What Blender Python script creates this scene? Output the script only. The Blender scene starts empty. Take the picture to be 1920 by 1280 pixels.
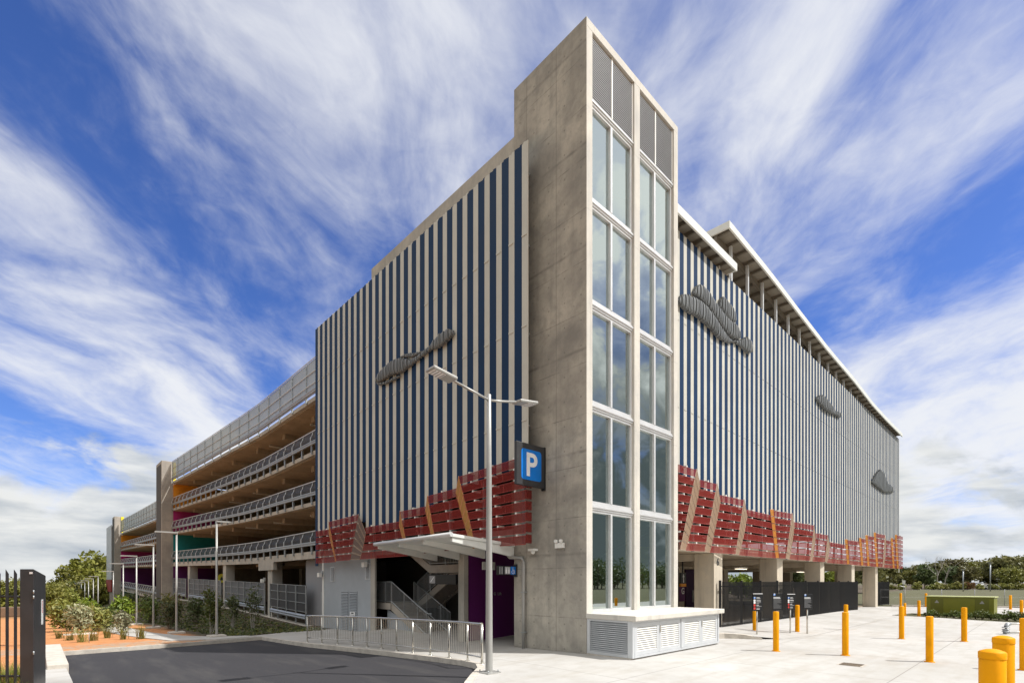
import bpy, bmesh, math, random
from mathutils import Vector, Matrix, noise
random.seed(7)
R_ = math.radians
S = bpy.context.scene
C = S.collection
# ------------------------------------------------------------------ camera
cd = bpy.data.cameras.new('camera'); co = bpy.data.objects.new('camera', cd); C.objects.link(co)
co.location = (-11.653, -9.216, 2.1); co.rotation_euler = (R_(90), 0, -math.atan2(.6858, .7277))
cd.sensor_width = 36; cd.lens = 950/1920*36; cd.shift_y = 450/1920; cd.clip_start = .05; cd.clip_end = 6000
S.camera = co
# ------------------------------------------------------------------ colour management
S.view_settings.view_transform = 'Standard'; S.view_settings.look = 'None'
S.view_settings.exposure = 0.08; S.view_settings.gamma = 1; S.view_settings.use_curve_mapping = False
S.cycles.max_bounces = 8; S.cycles.diffuse_bounces = 3; S.cycles.transparent_max_bounces = 24; S.cycles.use_denoising = True
S.cycles.glossy_bounces = 3; S.cycles.sample_clamp_indirect = 6

# ------------------------------------------------------------------ node helpers
def hexc(h, a=1.0):
    h = h.lstrip('#'); v = [int(h[i:i+2], 16)/255 for i in (0, 2, 4)]
    return tuple((x/12.92 if x <= .04045 else ((x+.055)/1.055)**2.4) for x in v)+(a,)
class G:
    def __init__(s, t): s.t = t; s.n = t.nodes; s.l = t.links
    def add(s, ty, **k):
        n = s.n.new(ty)
        for a, b in k.items(): setattr(n, a, b)
        return n
    def put(s, sock, v):
        if isinstance(v, bpy.types.NodeSocket): s.l.new(v, sock)
        elif v is not None: sock.default_value = v
    def m(s, op, a, b=None, c=None, clamp=False):
        n = s.add('ShaderNodeMath', operation=op, use_clamp=clamp)
        for i, v in enumerate((a, b, c)):
            if v is not None: s.put(n.inputs[i], v)
        return n.outputs[0]
    def mr(s, v, a, b, c=0., d=1., smooth=False):
        n = s.add('ShaderNodeMapRange', interpolation_type='SMOOTHSTEP' if smooth else 'LINEAR')
        for i, x in enumerate((v, a, b, c, d)): s.put(n.inputs[i], x)
        return n.outputs[0]
    def mix(s, f, a, b, bt='MIX'):
        n = s.add('ShaderNodeMix', data_type='RGBA', blend_type=bt)
        s.put(n.inputs[0], f); s.put(n.inputs[6], a); s.put(n.inputs[7], b)
        return n.outputs[2]
    def noise(s, vec, scale, detail=4., rough=.55, dist=0., dim='3D'):
        n = s.add('ShaderNodeTexNoise', noise_dimensions=dim)
        if vec is not None: s.l.new(vec, n.inputs['Vector'])
        for k, v in (('Scale', scale), ('Detail', detail), ('Roughness', rough), ('Distortion', dist)): n.inputs[k].default_value = v
        return n.outputs[0]
    def map(s, vec, loc=(0, 0, 0), rot=(0, 0, 0), scale=(1, 1, 1)):
        n = s.add('ShaderNodeMapping'); s.l.new(vec, n.inputs[0])
        n.inputs[1].default_value = loc; n.inputs[2].default_value = rot; n.inputs[3].default_value = scale
        return n.outputs[0]
    def xyz(s, vec):
        n = s.add('ShaderNodeSeparateXYZ'); s.l.new(vec, n.inputs[0]); return n.outputs
    def comb(s, x, y, z):
        n = s.add('ShaderNodeCombineXYZ')
        for i, v in enumerate((x, y, z)): s.put(n.inputs[i], v)
        return n.outputs[0]

# ------------------------------------------------------------------ world + sun
SUN_AZ = (.54, -.84); SUN_EL = R_(52)
W = bpy.data.worlds.new('World'); S.world = W; W.use_nodes = True
g = G(W.node_tree); g.n.clear()
sky = g.add('ShaderNodeTexSky', sky_type='NISHITA', sun_disc=False, sun_elevation=SUN_EL, sun_rotation=math.atan2(*SUN_AZ))
sky.air_density = 1.0; sky.dust_density = .4; sky.ozone_density = 2.5; sky.altitude = 50
tc = g.add('ShaderNodeTexCoord'); d = g.xyz(tc.outputs['Generated'])
dz = g.m('MAXIMUM', d[2], 0.0)
# axes along / across the drift of the cirrus (towards the camera heading)
fx, fy = .70, .714
al = g.m('ADD', g.m('MULTIPLY', d[0], fx), g.m('MULTIPLY', d[1], fy))
ac = g.m('SUBTRACT', g.m('MULTIPLY', d[0], fy), g.m('MULTIPLY', d[1], fx))
den = g.m('ADD', dz, .17)
pu = g.m('DIVIDE', al, den); pv = g.m('DIVIDE', ac, den)
wrp = g.noise(g.comb(g.m('MULTIPLY', pu, .5), g.m('MULTIPLY', pv, .5), 12.3), 1.0, 3, .5)
pw = g.m('ADD', pv, g.m('MULTIPLY', g.m('SUBTRACT', wrp, .5), .9))
big = g.noise(g.comb(g.m('MULTIPLY', pu, .42), g.m('MULTIPLY', pw, .95), 3.9), 1.0, 3, .5, .5)
mid = g.noise(g.comb(g.m('MULTIPLY', pu, 1.7), g.m('MULTIPLY', pw, 2.7), 7.7), 1.3, 8, .58, .45)
fine = g.noise(g.comb(g.m('MULTIPLY', pu, 6.0), g.m('MULTIPLY', pw, 7.5), 1.1), 1.9, 6, .6, .8)
cov = g.m('ADD', g.m('MULTIPLY', big, .70), g.m('ADD', g.m('MULTIPLY', mid, .40), g.m('MULTIPLY', fine, .08)))
lowb = g.mr(dz, .02, .42, .13, 0.0)
cov = g.m('ADD', cov, g.m('ADD', lowb, g.mr(al, .1, -.4, 0, .2)))
cirrus = g.mr(cov, .50, .76, 0, .96, True)
# low cumulus bank near the horizon
hu = g.comb(g.m('MULTIPLY', d[0], 4.2), g.m('MULTIPLY', d[1], 4.2), g.m('MULTIPLY', d[2], 8.0))
cn = g.noise(hu, 1.5, 7, .55, .3)
cband = g.mr(dz, .10, .34, 0, 1, True)
cum = g.m('MULTIPLY', g.mr(g.m('SUBTRACT', cn, g.m('MULTIPLY', cband, .42)), .36, .50, 0, 1, True), .95)
cshade = g.noise(g.comb(g.m('MULTIPLY', d[0], 3.2), g.m('MULTIPLY', d[1], 3.2), g.m('ADD', g.m('MULTIPLY', d[2], 15.0), .55)), 1.7, 6, .55, .2)
cumcol = g.mix(g.mr(cshade, .36, .62), (6.6, 6.7, 6.6, 1), (3.2, 3.65, 4.2, 1))
hs = g.add('ShaderNodeHueSaturation'); g.l.new(sky.outputs[0], hs.inputs['Color']); hs.inputs['Saturation'].default_value = 1.14; hs.inputs['Hue'].default_value = .5
hs.inputs['Value'].default_value = 1.0
skyc = g.mix(1.0, hs.outputs[0], (.72, .80, 1.22, 1), 'MULTIPLY')
c1 = g.mix(cirrus, skyc, (6.9, 7.05, 7.35, 1))
c2 = g.mix(cum, c1, cumcol)
# towering white cloud on the street side (mirrored in the tower glass)
tn = g.noise(g.comb(g.m('MULTIPLY', d[0], 6.5), g.m('MULTIPLY', d[1], 6.5), g.m('MULTIPLY', d[2], 7.0)), 1.4, 7, .6, .5)
tmask = g.m('MULTIPLY', g.mr(tn, .45, .55, .62, 1, True), g.mr(al, .52, .30, 0, 1, True))
tcol = g.mix(g.mr(g.m('ADD', dz, g.m('MULTIPLY', g.m('SUBTRACT', tn, .5), .7)), .24, .58, 0, 1, True), (1.2, 1.45, 1.5, 1), (10.0, 9.9, 9.6, 1))
c3 = g.mix(tmask, c2, tcol)
bg = g.add('ShaderNodeBackground'); g.l.new(c3, bg.inputs[0]); bg.inputs[1].default_value = .12
wo = g.add('ShaderNodeOutputWorld'); g.l.new(bg.outputs[0], wo.inputs[0])
sl = bpy.data.lights.new('sun', 'SUN'); so = bpy.data.objects.new('sun', sl); C.objects.link(so)
sl.energy = 4.8; sl.angle = R_(.55); sl.color = (1, .975, .935)
sv = Vector((SUN_AZ[0]*math.cos(SUN_EL), SUN_AZ[1]*math.cos(SUN_EL), math.sin(SUN_EL)))
so.rotation_euler = sv.to_track_quat('Z', 'Y').to_euler()

# ------------------------------------------------------------------ materials
MATS = {}
def mat(name, fn):
    m = bpy.data.materials.new(name); m.use_nodes = True
    g = G(m.node_tree); b = g.n['Principled BSDF']; fn(g, b, m); MATS[name] = m; return m
def P(g): return g.add('ShaderNodeTexCoord').outputs['Object']
def Wp(g): return g.add('ShaderNodeNewGeometry').outputs['Position']
def bump(g, b, h, st=.3, dist=.02):
    n = g.add('ShaderNodeBump'); n.inputs['Strength'].default_value = st; n.inputs['Distance'].default_value = dist
    g.l.new(h, n.inputs['Height']); g.l.new(n.outputs[0], b.inputs['Normal'])
def paint(name, col, rough=.5, metal=0., var=.12, sc=2.5, bs=0., spec=.5):
    def f(g, b, m):
        n = g.noise(Wp(g), sc, 5, .6); c = tuple(col[:3])+(1,)
        dk = tuple(x*(1-var) for x in c[:3])+(1,); lt = tuple(min(1, x*(1+var)) for x in c[:3])+(1,)
        g.put(b.inputs['Base Color'], g.mix(g.mr(n, .3, .7), dk, lt)); b.inputs['Metallic'].default_value = metal; b.inputs['Specular IOR Level'].default_value = spec
        g.put(b.inputs['Roughness'], g.mr(n, .2, .8, rough*.85, min(1, rough*1.15)))
        if bs: bump(g, b, g.noise(Wp(g), 60, 3), bs, .003)
    return mat(name, f)
def concrete(name, col, joints_z=None, joints_h=None, stain=.35, ties=False):
    def f(g, b, m):
        w = Wp(g); x, y, z = g.xyz(w)
        n1 = g.noise(w, .55, 6, .62, .4); n2 = g.noise(w, 3.2, 6, .65); n3 = g.noise(w, 38, 3, .6)
        st = g.noise(g.map(w, scale=(2.2, 2.2, .16)), 1.5, 5, .62)
        c = tuple(col)+(1,)
        dk = tuple(v*(1-stain) for v in (col[0]*.97, col[1]*.97, col[2]*.97))+(1,)
        lt = tuple(min(1, v*1.12) for v in (col[0]*1.02, col[1], col[2]*.95))+(1,)
        k = g.mix(g.mr(n1, .32, .68), dk, lt); k = g.mix(g.m('MULTIPLY', g.mr(n2, .46, .68), .55), k, dk)
        k = g.mix(g.m('MULTIPLY', g.mr(st, .5, .72), .42), k, tuple(v*.5 for v in col)+(1,))
        k = g.mix(g.m('MULTIPLY', g.mr(n3, .55, .75), .18), k, tuple(v*.55 for v in col)+(1,))
        hsum = g.m('MULTIPLY', n2, .5)
        if joints_z:
            for (zz, pitch, wd, am) in joints_z:
                fr = g.m('ABSOLUTE', g.m('SUBTRACT', g.m('FRACT', g.m('DIVIDE', g.m('ADD', g.m('ADD', z, 30-zz), g.m('MULTIPLY', g.noise(w, 1.1, 3), .05)), pitch)), .5))
                ln = g.mr(fr, .5-wd/pitch, .5, 0, 1)
                brk = g.mr(g.noise(w, 2.3, 4), .35, .62)
                k = g.mix(g.m('MULTIPLY', g.m('MULTIPLY', ln, brk), am), k, tuple(v*.33 for v in col)+(1,))
        if joints_h:
            for (ax, off, pitch, wd, am) in joints_h:
                v = (x, y)[ax]
                fr = g.m('ABSOLUTE', g.m('SUBTRACT', g.m('FRACT', g.m('DIVIDE', g.m('ADD', v, 30-off), pitch)), .5))
                ln = g.mr(fr, .5-wd/pitch, .5, 0, 1)
                k = g.mix(g.m('MULTIPLY', ln, am), k, tuple(v*.4 for v in col)+(1,))
        if ties:
            ty = g.m('MULTIPLY', g.m('SUBTRACT', g.m('FRACT', g.m('DIVIDE', g.m('ADD', y, 30.2), .64)), .5), .64)
            tz = g.m('MULTIPLY', g.m('SUBTRACT', g.m('FRACT', g.m('DIVIDE', g.m('ADD', z, 30.1), .745)), .5), .745)
            rr = g.m('SQRT', g.m('ADD', g.m('MULTIPLY', ty, ty), g.m('MULTIPLY', tz, tz)))
            k = g.mix(g.m('MULTIPLY', g.mr(rr, .032, .022, 0, 1), .6), k, tuple(v*.35 for v in col)+(1,))
            sp_ = g.noise(w, 9.0, 5, .7); k = g.mix(g.m('MULTIPLY', g.mr(sp_, .58, .7), .45), k, tuple(v*.45 for v in col)+(1,))
        g.put(b.inputs['Base Color'], k); b.inputs['Roughness'].default_value = .82
        bump(g, b, g.m('ADD', hsum, g.m('MULTIPLY', n3, .25)), .25, .02)
    return mat(name, f)
concrete('tower_concrete', (.475, .445, .395), [(1.25, 1.49, .018, .95), (3.15, 2.98, .07, .7)], [(1, .45, 1.28, .018, .85)], .46, True)
concrete('sunlit_concrete', (.60, .575, .53), [(1.25, 2.98, .012, .45)], None, .10)  # same concrete as the tower walls; its sunlit brightness is in the colour
concrete('raw_concrete', (.43, .39, .345), [(0, 2.4, .012, .5)], [(1, .3, 2.4, .012, .35)], .25)
concrete('slab_concrete', (.40, .325, .24), None, [(1, .5, 3.0, .015, .3)], .28)
concrete('edge_concrete', (.48, .455, .41), None, [(1, .5, 3.0, .015, .3)], .22)
concrete('column_concrete', (.60, .53, .43), None, None, .10)
def plaza(g, b, m):
    w = Wp(g); x, y, z = g.xyz(w)
    n1 = g.noise(w, .22, 5, .6, .6); n2 = g.noise(w, 1.7, 6, .66); n3 = g.noise(w, 45, 3, .6)
    sweep = g.noise(g.map(w, rot=(0, 0, R_(20)), scale=(.35, 2.2, 1)), 1.0, 5, .6)
    k = g.mix(g.mr(n1, .35, .65), (.41, .395, .37, 1), (.51, .495, .47, 1))
    k = g.mix(g.m('MULTIPLY', g.mr(n2, .46, .75), .5), k, (.33, .30, .26, 1))
    k = g.mix(g.m('MULTIPLY', g.mr(sweep, .48, .68), .45), k, (.36, .325, .275, 1))
    k = g.mix(g.m('MULTIPLY', g.mr(n3, .55, .8), .15), k, (.3, .27, .24, 1))
    for v, off, pt in ((x, 1.6, 4.0), (y, 1.1, 4.0)):
        fr = g.m('ABSOLUTE', g.m('SUBTRACT', g.m('FRACT', g.m('DIVIDE', g.m('ADD', v, 400-off), pt)), .5))
        k = g.mix(g.m('MULTIPLY', g.mr(fr, .5-.016/pt, .5-.006/pt, 0, 1), .75), k, (.2, .18, .16, 1))
    g.put(b.inputs['Base Color'], k); b.inputs['Roughness'].default_value = .85
    bump(g, b, g.m('ADD', n2, g.m('MULTIPLY', n3, .3)), .15, .01)
mat('plaza_concrete', plaza)
def asph(g, b, m):
    w = Wp(g); n1 = g.noise(w, .5, 5, .6); n2 = g.noise(w, 120, 2, .6)
    k = g.mix(n1, (.021, .020, .0235, 1), (.034, .032, .036, 1)); k = g.mix(g.mr(n2, .62, .75), k, (.10, .10, .105, 1))
    tw = g.noise(w, 7, 2); k = g.mix(g.mr(tw, .75, .79), k, (.16, .14, .11, 1)); ds = g.noise(g.map(w, rot=(0, 0, R_(12)), scale=(1.6, .25, 1)), 1.2, 6, .65); k = g.mix(g.m('MULTIPLY', g.mr(ds, .5, .72), .5), k, (.075, .07, .066, 1))
    g.put(b.inputs['Base Color'], k); b.inputs['Roughness'].default_value = .88; bump(g, b, n2, .4, .008)
mat('asphalt', asph)
def kerbm(g, b, m):
    w = Wp(g); n2 = g.noise(w, 4, 6, .66)
    k = g.mix(g.mr(n2, .4, .7), (.60, .55, .48, 1), (.42, .38, .33, 1)); g.put(b.inputs['Base Color'], k); b.inputs['Roughness'].default_value = .85
    bump(g, b, g.noise(w, 40, 3), .2, .005)
mat('kerb_concrete', kerbm)
def soil(g, b, m):
    w = Wp(g); x, y, z = g.xyz(w)
    n1 = g.noise(w, .35, 6, .65, .5); n2 = g.noise(w, 3.5, 6, .7); n3 = g.noise(w, 26, 4, .7)
    red = g.mix(g.mr(n2, .35, .7), (.50, .19, .06, 1), (.64, .31, .13, 1))
    grass = g.mix(g.mr(n3, .35, .65), (.055, .062, .022, 1), (.115, .105, .045, 1)); dry = g.mix(n1, (.135, .112, .066, 1), (.08, .086, .034, 1))
    grass = g.mix(g.mr(n1, .4, .6), grass, dry)
    # bare red soil on the building side of the path, grass beyond
    isred = g.m('MULTIPLY', g.m('MULTIPLY', g.mr(x, 4, 0, 0, 1), g.mr(g.m('ADD', x, g.m('MULTIPLY', n1, 6)), -22, -17, 0, 1)), g.mr(g.m('ADD', y, g.m('MULTIPLY', n1, 16)), 96, 78, 0, 1))
    mul = g.mix(n3, (.055, .036, .024, 1), (.13, .09, .055, 1)); mul = g.mix(g.mr(n2, .52, .62), mul, (.05, .07, .022, 1))
    bank = g.m('MULTIPLY', g.m('MULTIPLY', g.mr(g.m('ADD', x, g.m('MULTIPLY', n2, .9)), -6.1, -5.4, 0, 1), g.mr(y, 14, 15, 0, 1)), g.mr(g.m('ADD', y, g.m('MULTIPLY', n1, 9)), 82, 70, 0, 1))
    k = g.mix(isred, grass, red); k = g.mix(bank, k, mul)
    straw = g.m('MULTIPLY', g.m('MULTIPLY', g.mr(y, 17.6, 16.4, 0, 1), g.mr(y, 14.2, 14.6, 0, 1)), g.mr(n2, .42, .55))
    k = g.mix(g.m('MULTIPLY', straw, g.mr(x, -5.2, -5.6)), k, (.38, .30, .22, 1))
    g.put(b.inputs['Base Color'], k); b.inputs['Roughness'].default_value = .95
    bump(g, b, g.m('ADD', n2, n3), .6, .06)
mat('soil', soil)
cream, blue = (.57, .555, .49), (.006, .031, .088)
paint('batten_cream', cream, .5, 0, .06, 1.1); paint('batten_blue', blue, .6, 0, .14, 1.1, spec=.2)
def meshp(name, col, edge, alpha=.14):
    def f(g, b, m):
        w = Wp(g); n = g.noise(w, 2, 4); v = g.add('ShaderNodeTexVoronoi'); v.inputs['Scale'].default_value = 70; g.l.new(w, v.inputs['Vector'])
        hole = g.mr(v.outputs[0], .18, .3, 1, 0)
        g.put(b.inputs['Base Color'], g.mix(g.m('MULTIPLY', hole, .35), g.mix(n, col, tuple(c*1.25 for c in col[:3])+(1,)), tuple(c*.35 for c in col[:3])+(1,)))
        b.inputs['Roughness'].default_value = .65; b.inputs['Specular IOR Level'].default_value = .1; b.inputs['Alpha'].default_value = 1-alpha
    return mat(name, f)
meshp('red_mesh', (.185, .020, .016, 1), None, .27); meshp('orange_mesh', (.85, .38, .09, 1), None, .03); meshp('tan_mesh', (.27, .185, .125, 1), None, .08)
meshp('grey_brown_mesh', (.17, .13, .115, 1), None, .10); meshp('amber_mesh', (.40, .20, .06, 1), None, .05)
paint('red_edge', (.30, .045, .036), .7, 0, .1); paint('orange_edge', (.72, .34, .16), .5); paint('tan_edge', (.45, .32, .23), .5)
paint('galvanised', (.40, .42, .43), .42, .6, .12, 5); paint('pale_steel', (.66, .67, .67), .4, .25, .06); paint('white_paint', (.80, .79, .75), .45, 0, .04)
paint('aluminium', (.70, .70, .70), .35, .35, .05); paint('canopy_white', (.74, .75, .71), .45, 0, .06)
paint('stainless', (.62, .60, .55), .24, .9, .08); paint('lamp_grey', (.40, .395, .375), .4, .3, .06)
paint('black_steel', (.014, .014, .016), .42, 0, .2); paint('dark_grey', (.035, .036, .040), .45, 0, .15)
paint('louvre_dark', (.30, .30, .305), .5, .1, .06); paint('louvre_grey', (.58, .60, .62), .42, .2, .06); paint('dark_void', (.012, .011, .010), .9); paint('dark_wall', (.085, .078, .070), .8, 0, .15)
paint('grey_paint', (.36, .39, .42), .6, 0, .07, 1.2); paint('grey_wall', (.27, .27, .285), .65, 0, .07, 1.2)
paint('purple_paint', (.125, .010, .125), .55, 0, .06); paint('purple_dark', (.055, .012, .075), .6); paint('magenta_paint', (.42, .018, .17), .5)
paint('teal_paint', (.005, .21, .215), .5); paint('orange_paint', (.78, .29, .01), .5); paint('lemon_paint', (.88, .70, .03), .5)
paint('bollard_yellow', (.80, .325, .0003), .5, 0, .10, 3, spec=.15); paint('sculpture_grey', (.175, .185, .19), .5, 0, .12)
paint('transformer_green', (.185, .195, .012), .45, 0, .10, 1.5); paint('transformer_door', (.125, .135, .010), .45, 0, .1, 1.5); paint('transformer_lid', (.50, .52, .22), .45)
paint('sign_black', (.010, .011, .013), .35); paint('sign_blue', (.0, .19, .68), .35); paint('sign_white', (.85, .85, .85), .4)
paint('sign_red', (.65, .05, .04), .4); paint('sign_grey', (.35, .35, .36), .5); paint('sign_yellow', (.82, .72, .02), .45)
paint('rubber', (.02, .02, .02), .7); paint('timber', (.16, .10, .06), .8, 0, .25); paint('brick_house', (.42, .33, .26), .8); paint('stone', (.45, .40, .34), .85, 0, .2)
paint('yellow_panel', (.78, .70, .015), .5); paint('lift_orange', (.80, .34, .01), .5); paint('inner_wall', (.17, .215, .20), .6); paint('brown_beam', (.17, .15, .12), .7); paint('roof_sheet', (.30, .27, .22), .6)
def glassf(g, b, m):
    o = g.n['Material Output']; gl = g.add('ShaderNodeBsdfGlossy'); gl.inputs['Roughness'].default_value = .015; gl.inputs[0].default_value = (.80, .90, .89, 1)
    tr = g.add('ShaderNodeBsdfTransparent'); tr.inputs[0].default_value = (.30, .38, .36, 1)
    fr = g.add('ShaderNodeFresnel'); fr.inputs[0].default_value = 1.55
    wob = g.add('ShaderNodeBump'); wob.inputs['Strength'].default_value = .025; wob.inputs['Distance'].default_value = .03
    g.l.new(g.noise(Wp(g), .9, 2), wob.inputs['Height']); g.l.new(wob.outputs[0], gl.inputs['Normal'])
    mx = g.add('ShaderNodeMixShader'); g.l.new(g.m('ADD', g.m('MULTIPLY', fr.outputs[0], 1.3), .42, clamp=True), mx.inputs[0])
    g.l.new(tr.outputs[0], mx.inputs[1]); g.l.new(gl.outputs[0], mx.inputs[2]); g.l.new(mx.outputs[0], o.inputs[0])
mat('window_glass', glassf)
def alpham(name, col, a, rough=.5, metal=0.):
    def f(g, b, m):
        b.inputs['Base Color'].default_value = col+(1,); b.inputs['Alpha'].default_value = a; b.inputs['Roughness'].default_value = rough; b.inputs['Metallic'].default_value = metal
        n = g.noise(Wp(g), 1.3, 4); g.put(b.inputs['Base Color'], g.mix(n, tuple(c*.85 for c in col)+(1,), tuple(min(1, c*1.15) for c in col)+(1,)))
    return mat(name, f)
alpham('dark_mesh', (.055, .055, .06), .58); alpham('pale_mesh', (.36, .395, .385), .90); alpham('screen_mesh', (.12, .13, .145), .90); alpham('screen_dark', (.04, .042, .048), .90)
def emit(name, col, st):
    def f(g, b, m):
        b.inputs['Base Color'].default_value = col+(1,); b.inputs['Emission Color'].default_value = col+(1,); b.inputs['Emission Strength'].default_value = st
    return mat(name, f)
emit('lit_diffuser', (1, .86, .66), 2.2)
def leafm(name, a, b_, c_, trans=.25):
    def f(g, b, m):
        ge = g.add('ShaderNodeNewGeometry'); oi = g.add('ShaderNodeObjectInfo')
        r = ge.outputs['Random Per Island']
        k = g.mix(g.mr(r, 0, .6), a+(1,), b_+(1,)); k = g.mix(g.mr(r, .72, 1.0), k, c_+(1,))
        n = g.noise(Wp(g), .35, 3); k = g.mix(g.m('MULTIPLY', g.mr(n, .35, .65), .35), k, tuple(v*.55 for v in a)+(1,))
        hs = g.add('ShaderNodeHueSaturation'); g.l.new(k, hs.inputs['Color']); g.l.new(g.mr(oi.outputs['Random'], 0, 1, .75, 1.2), hs.inputs['Value'])
        g.put(hs.inputs['Hue'], g.mr(oi.outputs['Random'], 0, 1, .488, .512))
        g.l.new(hs.outputs[0], b.inputs['Base Color']); b.inputs['Roughness'].default_value = .55
        o = g.n['Material Output']; t = g.add('ShaderNodeBsdfTranslucent'); g.l.new(hs.outputs[0], t.inputs[0])
        mx = g.add('ShaderNodeMixShader'); mx.inputs[0].default_value = trans; g.l.new(b.outputs[0], mx.inputs[1]); g.l.new(t.outputs[0], mx.inputs[2]); g.l.new(mx.outputs[0], o.inputs[0])
    return mat(name, f)
leafm('leaf_gum', (.14, .145, .05), (.22, .205, .075), (.32, .28, .12)); leafm('leaf_green', (.07, .11, .018), (.13, .17, .03), (.22, .24, .06))
leafm('leaf_bright', (.15, .22, .02), (.26, .32, .035), (.36, .40, .09)); leafm('leaf_olive', (.15, .165, .03), (.24, .24, .05), (.34, .31, .09))
leafm('leaf_silver', (.30, .32, .17), (.46, .45, .27), (.60, .56, .40)); leafm('leaf_dark', (.07, .095, .03), (.11, .14, .045), (.18, .20, .075))
leafm('leaf_lime', (.17, .185, .028), (.27, .27, .045), (.36, .33, .08)); leafm('leaf_rust', (.19, .10, .04), (.26, .15, .05), (.14, .13, .05)); leafm('leaf_yellow', (.22, .24, .05), (.32, .31, .08), (.42, .38, .14))
paint('bark', (.16, .125, .09), .9, 0, .3, 5); paint('bark_pale', (.36, .33, .29), .85, 0, .2, 5)

# ------------------------------------------------------------------ mesh builder
class MB:
    def __init__(s): s.v = []; s.f = []; s.mi = []; s.ms = []; s.sm = []
    def mid(s, m):
        if m not in s.ms: s.ms.append(m)
        return s.ms.index(m)
    def face(s, pts, m, sm=False):
        b = len(s.v); s.v += [tuple(p) for p in pts]; s.f.append(tuple(range(b, b+len(pts)))); s.mi.append(s.mid(m)); s.sm.append(sm)
    def box(s, a, b, m, M=None):
        x0, y0, z0 = a; x1, y1, z1 = b
        p = [(x0, y0, z0), (x1, y0, z0), (x1, y1, z0), (x0, y1, z0), (x0, y0, z1), (x1, y0, z1), (x1, y1, z1), (x0, y1, z1)]
        if M is not None: p = [tuple(M @ Vector(q)) for q in p]
        s.hexa(p, m)
    def hexa(s, p, m):
        b = len(s.v); s.v += [tuple(q) for q in p]; k = s.mid(m)
        for f in ((0, 3, 2, 1), (4, 5, 6, 7), (0, 1, 5, 4), (1, 2, 6, 5), (2, 3, 7, 6), (3, 0, 4, 7)):
            s.f.append(tuple(b+i for i in f)); s.mi.append(k); s.sm.append(False)
    def plate(s, q, th, m):          # quad with thickness along its normal (inwards)
        a, b, c, d_ = [Vector(p) for p in q]; n = (b-a).cross(d_-a).normalized()*th
        s.hexa([a, b, c, d_, a+n, b+n, c+n, d_+n], m)
    def tube(s, pts, r, m, n=8, cap=True, r2=None):
        pts = [Vector(p) for p in pts]; k = s.mid(m); b0 = len(s.v); N = len(pts)
        for i, p in enumerate(pts):
            t = (pts[min(i+1, N-1)]-pts[max(i-1, 0)]).normalized()
            up = Vector((0, 0, 1)) if abs(t.z) < .95 else Vector((1, 0, 0))
            u = t.cross(up).normalized(); w = u.cross(t)
            rr = r if r2 is None else r+(r2-r)*i/max(1, N-1)
            if isinstance(r, (list, tuple)): rr = r[i]
            for j in range(n):
                a = 2*math.pi*j/n; s.v.append(tuple(p+(u*math.cos(a)+w*math.sin(a))*rr))
        for i in range(N-1):
            for j in range(n):
                s.f.append((b0+i*n+j, b0+i*n+(j+1) % n, b0+(i+1)*n+(j+1) % n, b0+(i+1)*n+j)); s.mi.append(k); s.sm.append(n > 5)
        if cap:
            s.f.append(tuple(b0+j for j in reversed(range(n)))); s.mi.append(k); s.sm.append(False)
            s.f.append(tuple(b0+(N-1)*n+j for j in range(n))); s.mi.append(k); s.sm.append(False)
    def lathe(s, c, prof, m, n=24, sm=True):
        c = Vector(c); k = s.mid(m); b0 = len(s.v)
        for (r, z) in prof:
            for j in range(n):
                a = 2*math.pi*j/n; s.v.append((c.x+r*math.cos(a), c.y+r*math.sin(a), c.z+z))
        for i in range(len(prof)-1):
            for j in range(n):
                s.f.append((b0+i*n+j, b0+i*n+(j+1) % n, b0+(i+1)*n+(j+1) % n, b0+(i+1)*n+j)); s.mi.append(k); s.sm.append(sm)
        s.f.append(tuple(b0+(len(prof)-1)*n+j for j in range(n))); s.mi.append(k); s.sm.append(False)
    def prism(s, poly, z0, z1, m, top=None):
        n = len(poly); lo = [(p[0], p[1], (z0(p) if callable(z0) else z0)) for p in poly]; hi = [(p[0], p[1], (z1(p) if callable(z1) else z1)) for p in poly]
        s.face(lo[::-1], m); s.face(hi, top or m)
        for i in range(n): s.face([lo[i], lo[(i+1) % n], hi[(i+1) % n], hi[i]], m)
    def build(s, name, parent=None, bevel=0, loc=None):
        me = bpy.data.meshes.new(name); v = s.v
        if loc is not None: v = [(p[0]-loc[0], p[1]-loc[1], p[2]-loc[2]) for p in v]
        me.from_pydata(v, [], s.f)
        for m in s.ms: me.materials.append(MATS[m])
        me.polygons.foreach_set('material_index', s.mi); me.polygons.foreach_set('use_smooth', s.sm); me.update()
        bm = bmesh.new(); bm.from_mesh(me); bmesh.ops.remove_doubles(bm, verts=bm.verts, dist=1e-5)
        bm.to_mesh(me); bm.free()
        o = bpy.data.objects.new(name, me); C.objects.link(o)
        if parent is not None:
            o.parent = parent
            if loc is None: o.matrix_parent_inverse = Matrix.Translation(parent.location).inverted() if parent.rotation_euler[2] == 0 else parent.matrix_basis.inverted()
        elif loc is not None: o.location = loc
        if bevel:
            md = o.modifiers.new('bevel', 'BEVEL'); md.width = bevel; md.segments = 2; md.limit_method = 'ANGLE'; md.angle_limit = R_(40)
        return o
def thing(name, label, cat, loc=(0, 0, 0), group=None, rz=0):
    o = bpy.data.objects.new(name, None); C.objects.link(o); o.empty_display_size = .2
    o.location = loc; o.rotation_euler = (0, 0, rz); o['label'] = label; o['category'] = cat
    if group: o['group'] = group
    return o
def tag(o, label, cat, group=None):
    o['label'] = label; o['category'] = cat
    if group: o['group'] = group
    return o
def struct(o, kind='structure'): o['kind'] = kind; return o
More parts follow.
